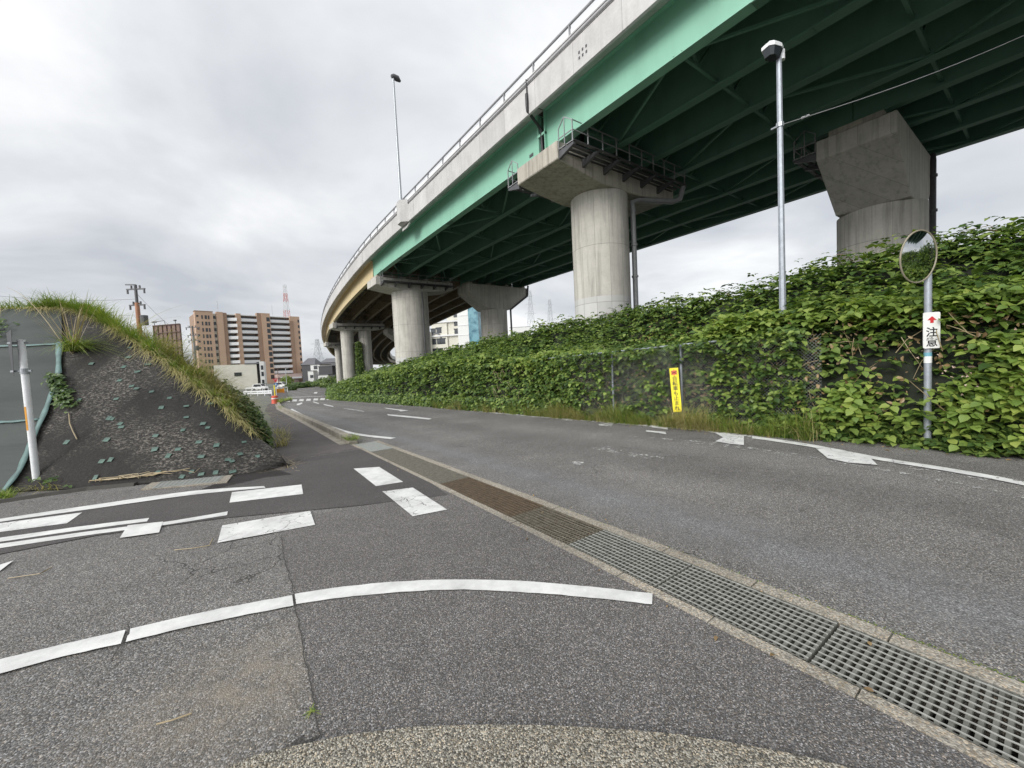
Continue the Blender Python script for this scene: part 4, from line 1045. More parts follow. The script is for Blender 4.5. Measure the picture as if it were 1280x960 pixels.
mb = MB()
for i, s in enumerate(bs_):
    for t in bt: mb.v.append(tuple(bank_pt(s, t)+Vector((.10, 0, -.10))))
    if i:
        for j in range(24): a_ = (i-1)*25+j; mb.f.append((a_, a_+1, a_+26, a_+25))
mb.build('bank', M_soil, smooth=True)['kind'] = 'structure'
mb = MB(); mb.v = [(15.8, -14, 3.2), (40, -14, 3.0), (40, 6, 2.8), (40, 30, 1.2), (40, 80, -2.0), (15.8, 80, -1.5), (15.8, 36, 1.2), (15.8, 18, 2.4), (15.8, 6, 2.95)]; mb.f = [tuple(range(9))]; mb.build('ground_under_viaduct', M_soil)['kind'] = 'structure'
def bank_n(s, t):
    a_ = bank_pt(s+.15, t)-bank_pt(s-.15, t); c_ = bank_pt(s, min(3, t+.06))-bank_pt(s, max(0, t-.06)); n = a_.cross(c_).normalized()
    return n if n.x < 0 or n.z > .5 else -n
def bare(s, t):                       # patches where the dark mesh sheet shows, and the see-through stretch of fence
    v = math.sin(s*2.1+5*t)+math.sin(s*.9-3*t+2)+math.sin(s*4.3+t*9)*.5
    return v
def fill(s0, s1, dens, size, lf=3):
    P, Nn, S_ = [], [], []
    k = int((s1-s0)*6.2*dens)
    for _ in range(k):
        s = random.uniform(s0, s1); t = random.choices((random.random(), 1+random.random()*1.25), (2.3, 3.6))[0]
        if t > 1.15 and bare(s, t) > 1.75 and random.random() < .82: continue
        fence_zone = 3.4 < s < 9.2
        if fence_zone and t < .92 and random.random() < .12: continue
        if .12 < t < .86 and random.random() < (.42+.3*math.sin(s*2.7+t*6) if s < 3.0 else .30): continue
        n = bank_n(s, t); p = bank_pt(s, t)
        lift = random.uniform(-.14, .18)+(random.random()**6)*.30
        if t < .9: lift = random.uniform(-.30, .20)
        p = p+n*lift
        m_ = n*.20+Vector((-.08, -.10, 1.0)); P.append(p[:]); Nn.append((m_.x+random.gauss(0, .24), m_.y+random.gauss(0, .24), m_.z+random.gauss(0, .12))); S_.append(size*random.choice((.5, .7, .9, 1, 1.2, 1.5)))
    return P, Nn, S_
def put(name, sets, mat, lab, lf=3, asp=.88):
    def hides(p):
        d = Vector((8.22, 1.12)).normalized(); q = Vector((p[0], p[1])); a_ = q.dot(d); w = q.x*d.y-q.y*d.x
        return a_ < 8.32 and abs(w) < .14 and p[2] > .12 and p[2] < 1.5 and random.random() < .9
    sets = [tuple(zip(*[z_ for z_ in zip(*q) if not hides(z_[0])])) for q in sets]; sets = [tuple(list(w) for w in q) for q in sets if q]
    P = sum((q[0] for q in sets), []); Nn = sum((q[1] for q in sets), []); S_ = sum((q[2] for q in sets), [])
    return tag(leaf_mesh(name, P, Nn, np.array(S_), mat, lf, .12, asp), lab, 'vines', kind='stuff')
put('kudzu_vines', [fill(-13, -2, 45, .17), fill(-2, 4, 215, .110), fill(4, 10, 225, .107), fill(10, 18, 175, .118)], M_kudzu, 'thick green broad-leaved vines smothering the near bank and its fence')
P, Nn, S_ = [], [], []
for _ in range(2900):
    s = random.uniform(2.6, 10.5); z = random.uniform(.15, 1.95)
    open_ = 4.3 < s < 8.2 and z < 1.72+.10*math.sin(s*5)
    if open_ and random.random() < (.93 if math.sin(s*2.3+z*2.2) < .1 else .66): continue
    if not open_ and random.random() < .30: continue
    if 4.45 < s < 5.35 and .25 < z < 1.45: continue
    P.append((8.29-random.random()*.22-(.12 if z > 1.6 else 0)*random.random(), s, g(s)+z)); Nn.append((-.30+random.gauss(0, .3), -.15+random.gauss(0, .3), .9)); S_.append(random.uniform(.065, .135))
put('fence_vines', [(P, Nn, S_)], M_kudzu, 'loose vine leaves hanging in front of the chain-link fence')
put('kudzu_vines', [fill(18, 30, 105, .16), fill(30, 48, 80, .20), fill(48, 70, 45, .27)], M_kudzu, 'green vines covering the farther bank beside the bending road', 2)
# bright young leaves along the top of the front tier and in clusters
P, Nn, S_ = [], [], []
for _ in range(3300):
    s = random.choice((random.uniform(-1, 4.6), random.uniform(1.5, 5), random.uniform(5, 34), random.uniform(5.6, 12))); t = random.gauss(1.08, .13)
    if math.sin(s*1.9)+math.sin(s*.77+1) < -.2 and random.random() < .8: continue
    p = bank_pt(s, max(.2, t))+Vector((random.uniform(-.42, .08), 0, random.uniform(-.04, .24))); P.append(p[:]); Nn.append((-.25+random.gauss(0, .25), -.2+random.gauss(0, .25), .9)); S_.append(random.uniform(.09, .145)*(1 if s < 12 else 1.3))
for _ in range(500):
    cx, cy = random.choice(((.1, .4), (.4, .3), (.9, .25), (2.0, .22), (.2, .6))); s = cx+random.gauss(0, .22); t = cy+random.gauss(0, .08); p = bank_pt(s, max(0, t))+Vector((-random.uniform(.02, .35), 0, random.uniform(-.05, .15)))
    P.append((p.x, p.y, max(p.z, .05))); Nn.append((-.35+random.gauss(0, .25), -.25+random.gauss(0, .25), .85)); S_.append(random.uniform(.09, .14))
put('kudzu_young_leaves', [(P, Nn, S_)], M_kudzu_l, 'bright yellow-green young vine leaves along the top of the fence')
# low leafy fringe on the road edge, right
P, Nn, S_ = [], [], []
for _ in range(1200):
    s = random.uniform(-1.5, 3.3); q = random.random()
    P.append((8.30-q*.42*(.6+.4*math.sin(s*3)), s, g(s)+.03+.42*random.random()*(1-q*.6))); Nn.append((-.2+random.gauss(0, .25), -.15+random.gauss(0, .25), .95)); S_.append(random.uniform(.06, .12))
for _ in range(2600):
    s = random.uniform(9, 40); P.append((8.32-random.random()*.28+eR(s), s, g(s)+.03+.5*random.random())); Nn.append((-.4+random.gauss(0, .3), -.2+random.gauss(0, .3), .8)); S_.append(random.uniform(.09, .16))
put('edge_weeds', [(P, Nn, S_)], M_kudzu, 'low leafy weeds creeping onto the edge of the road', 3)
# dry and green grass at the foot of the fence
cs = []; c2 = []
for _ in range(640):
    s = random.uniform(2.4, 10.5) if random.random() < .85 else random.uniform(10.5, 18)
    p = Vector((8.22-random.random()*.32+eR(s), s, g(s))); (cs if random.random() < .5+.3*math.sin(s*1.7) else c2).append((p, (-.6, -.1), random.uniform(.35, 1.0)*(.75+.3*math.sin(s*2.9+1))))
tag(tufts('verge_grass_dry', cs, 24, .95, .0065, .7, .6, M_straw, 1.3), 'dry yellowish grass along the foot of the chain-link fence', 'grass', kind='stuff')
tag(tufts('verge_grass_green', c2, 24, .95, .007, .6, .6, M_grass, 1.3), 'green grass tufts among the dry verge', 'grass', kind='stuff')
# dead hanging leaves behind the netting
P, Nn, S_ = [], [], []
for _ in range(1100):
    s = random.uniform(-.8, 10); t = random.uniform(.2, 1.0); p = bank_pt(s, t)+Vector((random.uniform(-.28, .05), 0, random.uniform(-.05, .05))); P.append(p[:]); Nn.append((-.9, random.gauss(0, .6), random.gauss(.1, .4))); S_.append(random.uniform(.04, .10))
for _ in range(260):
    s = random.gauss(6.6, .5); t = random.gauss(1.55, .15); p = bank_pt(s, t)+Vector((-.05, 0, .1)); P.append(p[:]); Nn.append((-.5, random.gauss(0, .6), .7)); S_.append(random.uniform(.05, .10))
put('dead_leaves', [(P, Nn, S_)], M_brownleaf, 'withered brown leaves caught in the fence', 1, .55)
P, Nn, S_ = [], [], []
for cs_, n_ in (((1.1, .62), 14), ((.95, .50), 10), ((.75, .42), 10), ((.45, .60), 12), ((.2, .40), 9), ((.3, .8), 8)):
    for _ in range(n_):
        s = cs_[0]+random.gauss(0, .10); p = bank_pt(s, cs_[1]+random.gauss(0, .05))+Vector((-random.uniform(.12, .30), 0, 0)); P.append(p[:]); Nn.append((-.8+random.gauss(0, .4), -.5+random.gauss(0, .4), .5)); S_.append(random.uniform(.012, .024))
put('pink_blossom', [(P, Nn, S_)], M_flower, 'small pale pink flowers scattered in the vines by the mirror pole', 3)
m_ = MB()
for _ in range(170):
    s = random.uniform(-1.5, 13); t = random.uniform(.1, 1.0); p = bank_pt(s, t)+Vector((-random.uniform(0, .22), 0, 0)); d = Vector((random.gauss(0, .06), random.gauss(0, .25), random.uniform(-.5, .5))); m_.tube([p, p+d*.5+Vector((-.03, .02, .03)), p+d], [.006, .005, .003], 4, False)
tag(m_.build('dead_stems', M_dry, fix=False), 'bare dry stems tangled in the vines along the fence', 'stems', kind='stuff')
# stray runners against the sky
for k, (s, t) in enumerate(((.6, 2.0), (1.4, 2.05), (2.6, 2.0), (5.2, 2.0), (9.2, 2.0), (12.5, 2.0))):
    a_ = bank_pt(s, t); m_ = MB(); pts = [a_+Vector((-.05*q, q*random.uniform(.05, .16), .30*math.sin(q*.7)*.6)) for q in np.linspace(0, 3, 9)]; m_.tube(pts, [.010-.0008*q for q in range(9)], 5)
    tag(m_.build('vine_runner', M_trunk), ['bare vine runner arching above the bank at the right edge', 'bare vine runner above the bank right of the traffic mirror', 'bare vine runner on the bank crest left of the traffic mirror', 'bare vine runner on the crest right of the lamp pole', 'bare vine runner on the crest left of the lamp pole', 'bare vine runner on the crest near the round pier'][k], 'vine')

# ---- chain-link fence
F_ = empty('chain_link_fence', (0, 0, 0)); tag(F_, 'galvanised chain-link fence half buried in green vines', 'fence')
fx = 8.32; fs = [5.02, 7.0, 9.0]
for s in fs:
    m_ = MB(); m_.tube([(fx, s, g(s)-.1), (fx, s, g(s)+1.86)], .028, 10); m_.build('post', M_lampst, F_, smooth=True)
m_ = MB(); m_.tube([(fx, s, g(s)+1.85) for s in (4.2, 5.02, 7.0, 9.0, 9.6)], .024, 10); m_.build('top_rail', M_lampst, F_, smooth=True)
WR = .0024; m_ = MB(); h = 1.76; p_ = .058; y = 2.6-h
def wire_(y0, z0, y1, z1):
    m_.bar((fx-.035, y0, z0+g(y0)), (fx-.035, y1, z1+g(y1)), WR, WR, (1, 0, 0))
while y < 8.9:
    for sg in (1, -1):
        ya, yb_ = (y, y+h) if sg > 0 else (y+h, y); za, zb_ = .05, .05+h
        lo, hi = 2.4, 8.9
        def clipt(v): return (v-ya)/(yb_-ya)
        t0, t1 = sorted((clipt(lo), clipt(hi))); t0, t1 = max(0, t0), min(1, t1)
        if t1-t0 > .02: wire_(ya+(yb_-ya)*t0, za+(zb_-za)*t0, ya+(yb_-ya)*t1, za+(zb_-za)*t1)
    y += p_
m_.build('netting', M_rail, F_, fix=False)

# ---- yellow notice on the fence
t = empty('notice_board', (0, 0, 0))
c0 = atD(847, 515, float(Vector((8.1, 5.12, 0)).dot(_F))); c1 = atD(842, 460, float(Vector((8.1, 5.12, 0)).dot(_F)))
nrm = Vector((-.90, -.43, .0)).normalized(); up_ = (c1-c0); H_ = up_.length; up_.normalize(); xx = up_.cross(nrm).normalized(); nrm = xx.cross(up_).normalized(); Wd_ = .185
mb = MB(); a_ = c0-xx*Wd_/2; mb.prism([a_, a_+xx*Wd_, a_+xx*Wd_+up_*H_, a_+up_*H_], -nrm*.006); mb.build('panel', M_yel, t)
for k, ch in enumerate('自転車も止まれ'):
    text('lettering', ch, .112, M_ink, frame(c0+up_*(H_*(.755-.112*k))+nrm*.003, xx, nrm), t)
mb = MB(); cc_ = c0+up_*(H_*.895)+nrm*.003; pts = []
for k in range(16): r_ = .080 if k % 2 == 0 else .042; pts.append(cc_+xx*(r_*math.cos(k*math.pi/8))+up_*(r_*math.sin(k*math.pi/8)*1.05))
mb.prism(pts, nrm*.002); mb.build('red_burst', M_redo, t)
mb = MB()
for a0 in (.5, -.5): mb.bar(cc_-xx*.075*math.cos(a0)-up_*.075*math.sin(a0)+nrm*.003, cc_+xx*.075*math.cos(a0)+up_*.075*math.sin(a0)+nrm*.003, .012, .002, nrm)
mb.build('burst_strokes', M_ink, t)
tag(t, 'narrow yellow notice with black vertical lettering and a red mark on the fence', 'notice')
# small orange reflector stake in the leaves
x_, y_ = G(1075, 541); mb = MB(); mb.box(-.03, .03, -.012, .012, 0, .22, .004); mb.box(-.034, .034, -.014, .014, .16, .19)
tag(mb.build('reflector_stake', M_redo, None, (x_-.05, y_, g(y_))), 'short orange reflector stake half hidden in leaves at the road edge', 'reflector')

# ---- traffic mirror
mxp, myp = 8.22, 1.12; t = empty('traffic_mirror', (mxp, myp, 0))
mb = MB(); mb.tube([(0, 0, -.1), (0, 0, 2.62)], .042, 18); mb.build('pole', M_lampst, t, smooth=True)
mc = atD(1147, 321, float(Vector((8.0, 1.05, 0)).dot(_F))) - Vector((mxp, myp, 0))
mn = Vector((-.36, -.93, -.10)).normalized(); mxx = Vector((0, 0, 1)).cross(mn).normalized(); myy = mn.cross(mxx); Rm = .345
m_ = MB(); nr, na = 12, 48; Rs = 1.5
m_.v.append(tuple(mc+mn*.055))
for i in range(1, nr+1):
    rr = Rm*i/nr; dz = .055-(Rs-math.sqrt(Rs*Rs-rr*rr))
    for j in range(na): a_ = 2*math.pi*j/na; m_.v.append(tuple(mc+mxx*rr*math.cos(a_)+myy*rr*math.sin(a_)+mn*dz))
for j in range(na): m_.f.append((0, 1+j, 1+(j+1) % na))
for i in range(nr-1):
    for j in range(na): a_ = 1+i*na; m_.f.append((a_+j, a_+na+j, a_+na+(j+1) % na, a_+(j+1) % na))
m_.build('mirror_face', M_mirror, t, smooth=True)
m_ = MB(); m_.tube([mc+mxx*(Rm+.008)*math.cos(2*math.pi*j/na)+myy*(Rm+.008)*math.sin(2*math.pi*j/na)+mn*.012 for j in range(na+1)], .011, 8, False); m_.build('rim', plain('mirror_rim', (.26, .23, .17), .5), t, smooth=True)
m_ = MB(); m_.v = [tuple(mc-mn*.07)]+[tuple(mc+mxx*Rm*math.cos(2*math.pi*j/na)+myy*Rm*math.sin(2*math.pi*j/na)-mn*.01) for j in range(na)]; m_.f = [(0, 1+(j+1) % na, 1+j) for j in range(na)]; m_.build('back_shell', M_dark_st, t, smooth=True)
m_ = MB(); m_.bar(mc-mn*.06, (0, 0, mc.z-.02), .04, .04); m_.bar(mc-mn*.05-Vector((0, 0, .2)), (0, 0, mc.z-.22), .03, .03); m_.build('bracket', M_lampst, t)
# caution plate under the mirror
pc = Vector((-.05, -.045, 0)); dep = float(Vector((8.17, 1.07, 0)).dot(_F)); zc_ = (atD(1161, 413, dep)).z; hp = (atD(1160, 391, dep)-atD(1160, 436, dep)).z
pn = Vector((-.75, -.66, 0)).normalized(); pxx = Vector((0, 0, 1)).cross(pn); wp = .20
def rrect(w, h, r, n=5):
    o = []
    for cx, cy, a0 in ((w/2-r, h/2-r, 0), (-w/2+r, h/2-r, 90), (-w/2+r, -h/2+r, 180), (w/2-r, -h/2+r, 270)):
        for k in range(n+1): a_ = RAD(a0+90*k/n); o.append((cx+r*math.cos(a_), cy+r*math.sin(a_)))
    return o
ctr_ = pc+Vector((0, 0, zc_)); Mz = frame(ctr_, pxx, pn)
def local(poly, z): return [Mz @ Vector((x, y, z)) for x, y in poly]
m_ = MB(); m_.prism(local(rrect(wp, hp, .022), 0), -pn*.008); m_.build('caution_plate', M_wsign, t)
for ch, yy in (('注', -.035), ('意', -.175)): text('lettering', ch, .145, M_ink, frame(ctr_+Vector((0, 0, yy))+pn*.0025, pxx, pn), t)
m_ = MB(); m_.prism(local([(-.055, .145), (0, .20), (.055, .145), (.020, .145), (.020, .105), (-.02, .105), (-.02, .145)], .0025), pn*.002); m_.build('red_arrow', M_red, t)
zz_ = atD(1161, 446, dep).z
m_ = MB(); m_.tube([(0, 0, zz_-.09), (0, 0, zz_+.005)], .0435, 18, False); m_.build('sticker', M_wsign, t, smooth=True)
m_ = MB(); m_.tube([(0, 0, zz_+.005), (0, 0, zz_+.06)], .0437, 18, False); m_.build('sticker', plain('sticker_blue', (.14, .32, .40), .5), t, smooth=True)
tag(t, 'round convex traffic mirror on a grey pole with a white caution plate', 'traffic mirror')

# ---- street lamp behind the fence
lx, ly = 9.2, 3.3; dep = float(Vector((lx, ly, 0)).dot(_F)); zt_ = atD(972, 80, dep).z
t = empty('street_lamp', (lx, ly, 1.0)); hh = zt_-1.0
mb = MB(); mb.tube([(0, 0, 0), (0, 0, 1.2), (0, 0, hh-.1)], [.070, .064, .048], 8); mb.build('pole', M_lampst, t)
hd = Vector((-.80, .25, 0)).normalized(); hs = Vector((-hd.y, hd.x, 0)); b0 = Vector((0, 0, hh))
mb = MB(); A = [(-.02, .08), (.08, .13), (.27, .13), (.36, .08)]
top_ = [b0+hd*x+hs*w*q+Vector((0, 0, .02)) for q in (1, -1) for x, w in (A if q > 0 else reversed(A))]
mb.prism(top_, (0, 0, .06)); t2 = [b0+(p-b0)*.72+hd*.05+Vector((0, 0, .085)) for p in top_]
k = len(top_); vs_ = [p+Vector((0, 0, .06)) for p in top_]+[Vector((p.x, p.y, b0.z+.13)) for p in t2]; mb.add(vs_, [tuple(range(k, 2*k))]+[(i, (i+1) % k, k+(i+1) % k, k+i) for i in range(k)])
mb.build('lamp_cover', M_white_st, t)
mb = MB(); gl_ = [b0+hd*.19+(p-b0-hd*.19)*.92 for p in top_]; gl2 = [b0+hd*.19+(p-b0-hd*.19)*.7-Vector((0, 0, .14)) for p in top_]
mb.add(gl_+gl2, [tuple(range(2*k-1, k-1, -1))]+[(i, k+i, k+(i+1) % k, (i+1) % k) for i in range(k)]); mb.build('lamp_glass', M_glass, t)
mb = MB(); mb.tube([b0-hd*.07-Vector((0, 0, .12)), b0-hd*.07+Vector((0, 0, .06))], .06, 10); mb.build('photocell', M_white_st, t, smooth=True)
zw = atD(982, 164, dep).z; mb = MB(); mb.tube([(0, 0, zw-1.0-.04), (0, 0, zw-1.0+.04)], .072, 8); mb.bar((0, 0, zw-1.0), hs*-.18+Vector((0, 0, zw-1.0+.02)), .03, .03); mb.build('wire_clamp', M_galv, t)
tag(t, 'slim grey street lamp pole with a boxy white head rising from the vines', 'street lamp')
A_ = Vector((lx, ly, zw)); B_ = atD(1330, 22, 8.6); mb = MB(); mb.tube([A_.lerp(B_, q)-Vector((0, 0, .12*math.sin(math.pi*q))) for q in np.linspace(0, 1, 14)], .0065, 6)
for q in (.07, .085): mb.tube([A_.lerp(B_, q)-Vector((0, 0, .02)), A_.lerp(B_, q+.008)-Vector((0, 0, .02))], .022, 8)
tag(mb.build('overhead_wire', M_wire), 'thin pale service wire running from the lamp pole to the upper right', 'wire')

# ================================================================== FAR BACKGROUND
ZG = g(60)
def facade(root_name, A, B, h, depth):
    """empty at the left foot of a facade that runs from A to B; local x along it, local -y towards us"""
    a_, c_ = Vector((A[0], A[1], 0)), Vector((B[0], B[1], 0)); d = c_-a_
    t = empty(root_name, (a_.x, a_.y, ZG), math.atan2(d.y, d.x)); return t, d.length
def uof(px, A, B):
    """distance along A-B where the picture column px meets it"""
    q = ray(px, 470); a_, c_ = Vector(A[:2]), Vector(B[:2]); d = (c_-a_); L = d.length; d /= L
    det = q.x*(-d.y)-q.y*(-d.x); u = (q.x*a_.y-q.y*a_.x)/(-det) if abs(det) > 1e-9 else 0
    # solve t*q = a + u*d
    M_ = np.array([[q.x, -d.x], [q.y, -d.y]]); s_ = np.linalg.solve(M_, np.array([a_.x, a_.y])); return float(s_[1])
# brown apartment block
A_, B_ = atD(249.5, 470, 168), atD(379, 470, 198)
t, L = facade('apartment_block', A_, B_, 0, 0); H_ = 32.6; NF = 11; fh = 2.72; z0 = 1.7
u = lambda px: uof(px, A_, B_)
def bx_(name, mat, u0, u1, y0, y1, z0_, z1_): return MB().box(u0, u1, y0, y1, z0_, z1_).build(name, mat, t)
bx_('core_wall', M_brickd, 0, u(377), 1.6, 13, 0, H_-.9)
bx_('tower', M_brick, 0, u(272), -1.0, 1.59, 0, H_); bx_('stair_wall', M_cream, u(272), u(276.5), .4, 1.58, 0, H_-.5)
bx_('tower', M_brick, u(276.5), u(284.5), -1.0, 1.58, 0, H_+.2); bx_('tower', M_brickd, u(284.6), u(289.3), -.6, 1.58, 0, H_)
bx_('tower', M_brick, u(300.4), u(306.2), -1.2, 1.58, 0, H_-.1); bx_('tower', M_brickd, u(326.2), u(331.4), -1.2, 1.58, 0, H_+.6); bx_('tower', M_brick, u(331.5), u(342), -1.6, 1.58, 0, H_+.6)
bx_('tower', M_brick, u(366.6), u(378.5), -1.2, 1.59, 0, H_-.2)
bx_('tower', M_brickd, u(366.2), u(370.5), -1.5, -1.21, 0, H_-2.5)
bx_('roof_slab', M_white_w, u(289), u(367), -.3, 12.5, H_-.88, H_-.5); bx_('parapet_cap', M_brickd, -.1, u(272)+.1, -1.1, 2, H_+.01, H_+.3)
far_w = MB()
for k in range(NF):
    z = z0+k*fh+.4
    for (a_, c_, kk) in ((289.5, 300.3, 'v'), (306.4, 326, ''), (342.2, 366, '')):
        ua, uc = u(a_), u(c_)
        m_ = MB()
        if kk == 'v': m_.prism([(ua, -.2, z-.15), (uc, -2.4, z-.15), (uc, -2.25, z-.15), (ua, -.05, z-.15)], (0, 0, 1.25)); m_.prism([(ua, -.1, z-.3), (uc, -2.3, z-.3), (uc, 1.6, z-.3), (ua, 1.6, z-.3)], (0, 0, .14))
        else: m_.box(ua, uc, -1.0, -.85, z-.15, z+1.1); m_.box(ua, uc, -.9, 1.6, z-.3, z-.16)
        m_.build('balcony', M_balc, t)
        m_ = MB(); w = uc-ua
        m_.box(ua+.05*w, ua+.42*w, 1.50, 1.57, z, z+2.05); m_.box(ua+.421*w, ua+.55*w, 1.53, 1.57, z, z+2.05); m_.box(ua+.551*w, ua+.92*w, 1.50, 1.57, z, z+2.05); m_.build('window', M_glass, t)
    for p0, p1 in ((251.3, 254), (257.5, 259.4), (261.6, 264.4), (265.6, 267.6)): MB().box(u(p0), u(p1), -1.05, -.98, z+(.9 if p0 < 255 else .1), z+1.7).build('window', M_glass, t)
    m_ = MB(); m_.box(u(273), u(276), .33, .38, z+.5, z+1.9); m_.build('window', M_glass, t)
    m_ = MB(); m_.box(u(337.3), u(341.4), -1.66, -1.58, z+.1, z+2.0); m_.build('window', M_glass, t)
    far_w.box(u(376), u(378), -1.26, -1.18, z+.2, z+1.6)
far_w.build('end_windows', M_glass, t)['kind'] = 'stuff'
for p in (281, 349): MB().tube([(u(p), 3, H_-.5), (u(p), 3, H_+5.5)], .12, 5).build('antenna', M_pyl, t)
bx_('entrance_canopy', M_pink, u(342), u(371), -8, -1.7, 2.6, 4.2); bx_('entrance_wall', M_pink, u(343), u(368), -6, -1.7, 0, 2.5)
MB().box(u(344), u(356), -8.2, -8.02, 2.2, 3.0).build('awning', M_balc, t); MB().box(u(358), u(370), -8.2, -8.02, 1.9, 2.7).build('awning', M_balc, t)
tag(t, 'tall brown-tiled apartment block with white balconies', 'apartment block')
# cream hall in front of it
A_, B_ = atD(268, 470, 112), atD(331, 470, 118); t, L = facade('hall_building', A_, B_, 0, 0)
bx_('wall', M_cream, 0, u(321.6), 0, 10, 0, 7.3); bx_('recess', M_dkwall, u(321.5), u(325.3), 1.5, 10, 0, 7.9); bx_('side_wall', M_white_w, u(325.4), u(331), -.2, 10, 0, 8.0)
bx_('roof_edge', M_roof, u(307), u(326), -.15, 10.2, 7.31, 7.6)
m_ = MB(); m_.box(u(293), u(302.4), -.06, .02, 3.9, 5.0); m_.build('window', M_glass, t)
for z in (1.2, 3.6, 5.5): m_ = MB(); m_.box(u(327), u(330), -.26, -.18, z, z+1.3); m_.build('window', M_glass, t)
tag(t, 'low cream hall with a dark vertical recess in front of the apartment block', 'building')
# cream hotel behind the bank
A_, B_ = atD(520, 440, 118), atD(603, 440, 112); t, L = facade('hotel', A_, B_, 0, 0)
for a_, c_, h_, y_ in ((520, 543, 11.5, -2), (543, 562, 14.2, 0), (562, 577, 17.6, .5)): bx_('wall', M_cream, u(a_), u(c_)-.02, y_, 14, 0, h_+2.6)
bx_('corner_tower', M_white_w, u(577), u(590.4), -.8, 14, 0, 20.3); bx_('glass_wall', M_tealg, u(590.5), u(602.5), -.8, 14, 0, 20.2)
for z in (12.6, 16.6): bx_('cornice', M_balc, u(543), u(577)-.03, -.35, -.02, z, z+.4)
for px, y_, zs in ((539, -2.06, (7.2, 10.5)), (545, -.06, (7.5, 10.4, 13.4)), (552, -.06, (7.5, 10.4, 13.6)), (573.5, .44, (8.2, 12.9, 15.4, 17.9)), (556, -.06, (10.4,))):
    for z in zs: m_ = MB(); m_.box(u(px)-.8, u(px)+.8, y_, y_+.1, z, z+1.5); m_.box(u(px)-.95, u(px)+.95, y_-.1, y_+.05, z+1.5, z+1.75); m_.build('window', M_glass, t)
m_ = MB(); c_ = Vector((u(548), -.02, 12.0)); m_.v = [(c_.x+1.9*math.cos(RAD(a_)), -.12, c_.z+1.9*math.sin(RAD(a_))) for a_ in range(0, 181, 15)]+[(c_.x+1.4*math.cos(RAD(a_)), -.12, c_.z+1.4*math.sin(RAD(a_))) for a_ in range(180, -1, -15)]; m_.f = [(i, i+1, 24-i, 25-i) for i in range(12)]; m_.build('arch', M_roof, t)
for z in range(6): m_ = MB(); m_.box(u(578), u(590), -.9, -.78, 4+z*2.8, 4.25+z*2.8); m_.build('ledge', M_balc, t)
tag(t, 'cream hotel with a teal glass end wall seen under the viaduct', 'building')
# brown billboard
A_, B_ = atD(195, 440, 70), atD(228, 440, 69); t, L = facade('billboard', A_, B_, 0, 0); zt = 13.35
m_ = MB(); m_.box(0, L, 0, .15, 6.6, zt); m_.build('panel', M_bboard, t)
m_ = MB()
for k in range(7): m_.box(L*k/6-.06, L*k/6+.06, -.14, -.01, 6.5, zt+.05)
for k in range(6): m_.box(-.05, L+.05, -.22, -.15, 6.5+(zt-6.5)*k/5-.06, 6.5+(zt-6.5)*k/5+.06)
m_.build('frame', M_bframe, t)
for k in (.1, .5, .9): MB().box(L*k-.15, L*k+.15, .16, .5, 0, zt-.5).build('leg', M_bframe, t)
for k, dx in ((.05, .9), (.45, -.9), (.85, 1.0)): m_ = MB(); m_.tube([(L*k, 0, zt), (L*k, -.1, zt+.75), (L*k+dx, -.9, zt+.55)], .05, 6); m_.box(L*k+dx-.18, L*k+dx+.18, -1.05, -.8, zt+.38, zt+.6); m_.build('floodlight', M_dark_st, t)
tag(t, 'brown lattice-framed billboard rising behind the embankment grass', 'billboard')
# utility poles
def upole(px, ytop, D, rad, mat, lab, arms, lean=0, trans=True):
    b_ = atD(px[1], 470, D); tp = atD(px[0], ytop, D); h_ = tp.z-ZG; t = empty('utility_pole', (b_.x, b_.y, ZG))
    dx = Vector((tp.x-b_.x, tp.y-b_.y, 0))*0
    m_ = MB(); m_.tube([(0, 0, 0), (0, 0, h_*.86)], [rad, rad*.8], 12); m_.build('shaft', mat, t, smooth=True)
    m_ = MB(); m_.tube([(0, 0, h_*.86), (0, 0, h_)], rad*.55, 8); m_.bar((0, 0, h_), Vector((-.9, .6, h_+.05)), .12, .12); m_.build('top_tube', M_dark_st, t)
    for z, w in arms:
        m_ = MB(); d_ = _R*w; m_.bar(-d_+Vector((0, 0, z)), d_+Vector((0, 0, z)), .14, .14)
        for q in (-.9, -.45, .45, .9): p = d_*q+Vector((0, 0, z)); m_.tube([p, p+Vector((0, 0, -.5 if q*q > .5 else .4))], .10, 6)
        m_.build('crossarm', M_dark_st, t)
    if trans: m_ = MB(); p = _R*.65+Vector((0, 0, arms[-1][0]-2.3)); m_.tube([p, p+Vector((0, 0, 1.1))], .36, 10); m_.bar((0, 0, p.z+.3), p+Vector((0, 0, .3)), .1, .1); m_.build('transformer', M_dark_st, t)
    return tag(t, lab, 'utility pole'), t.location+Vector((0, 0, h_))
p1, top1 = upole((176, 180), 357, 45, .26, M_pole_o, 'rusty orange utility pole with crossarms behind the embankment grass', [(14.0, 1.05), (12.2, .9)])
p2, top2 = upole((242, 246), 408, 90, .26, M_pole_g, 'grey utility pole left of the brown apartment block', [(15.4, 1.6), (13.6, 1.3), (12.4, 1.2)])
def wire(a_, c_, sag, lab, r=.016):
    m_ = MB(); a_, c_ = Vector(a_), Vector(c_); m_.tube([a_.lerp(c_, q)-Vector((0, 0, sag*4*q*(1-q))) for q in np.linspace(0, 1, 16)], r, 5); tag(m_.build('power_line', M_dark_st), lab, 'power line')
wire(top1-Vector((0, 0, 1.6)), atD(-60, 363, 40), .5, 'power line running left from the orange utility pole'); wire(top1-Vector((0, 0, .9)), atD(232, 420, 75), .6, 'thin wire sloping from the orange pole towards the billboard')
wire(top1-Vector((0, 0, 3.4)), atD(-60, 380, 40), .5, 'lower wire running left from the orange utility pole', .012)
wire(top2-Vector((0, 0, 1.2)), atD(262, 441, 110), .4, 'wire from the grey utility pole to the apartment block')
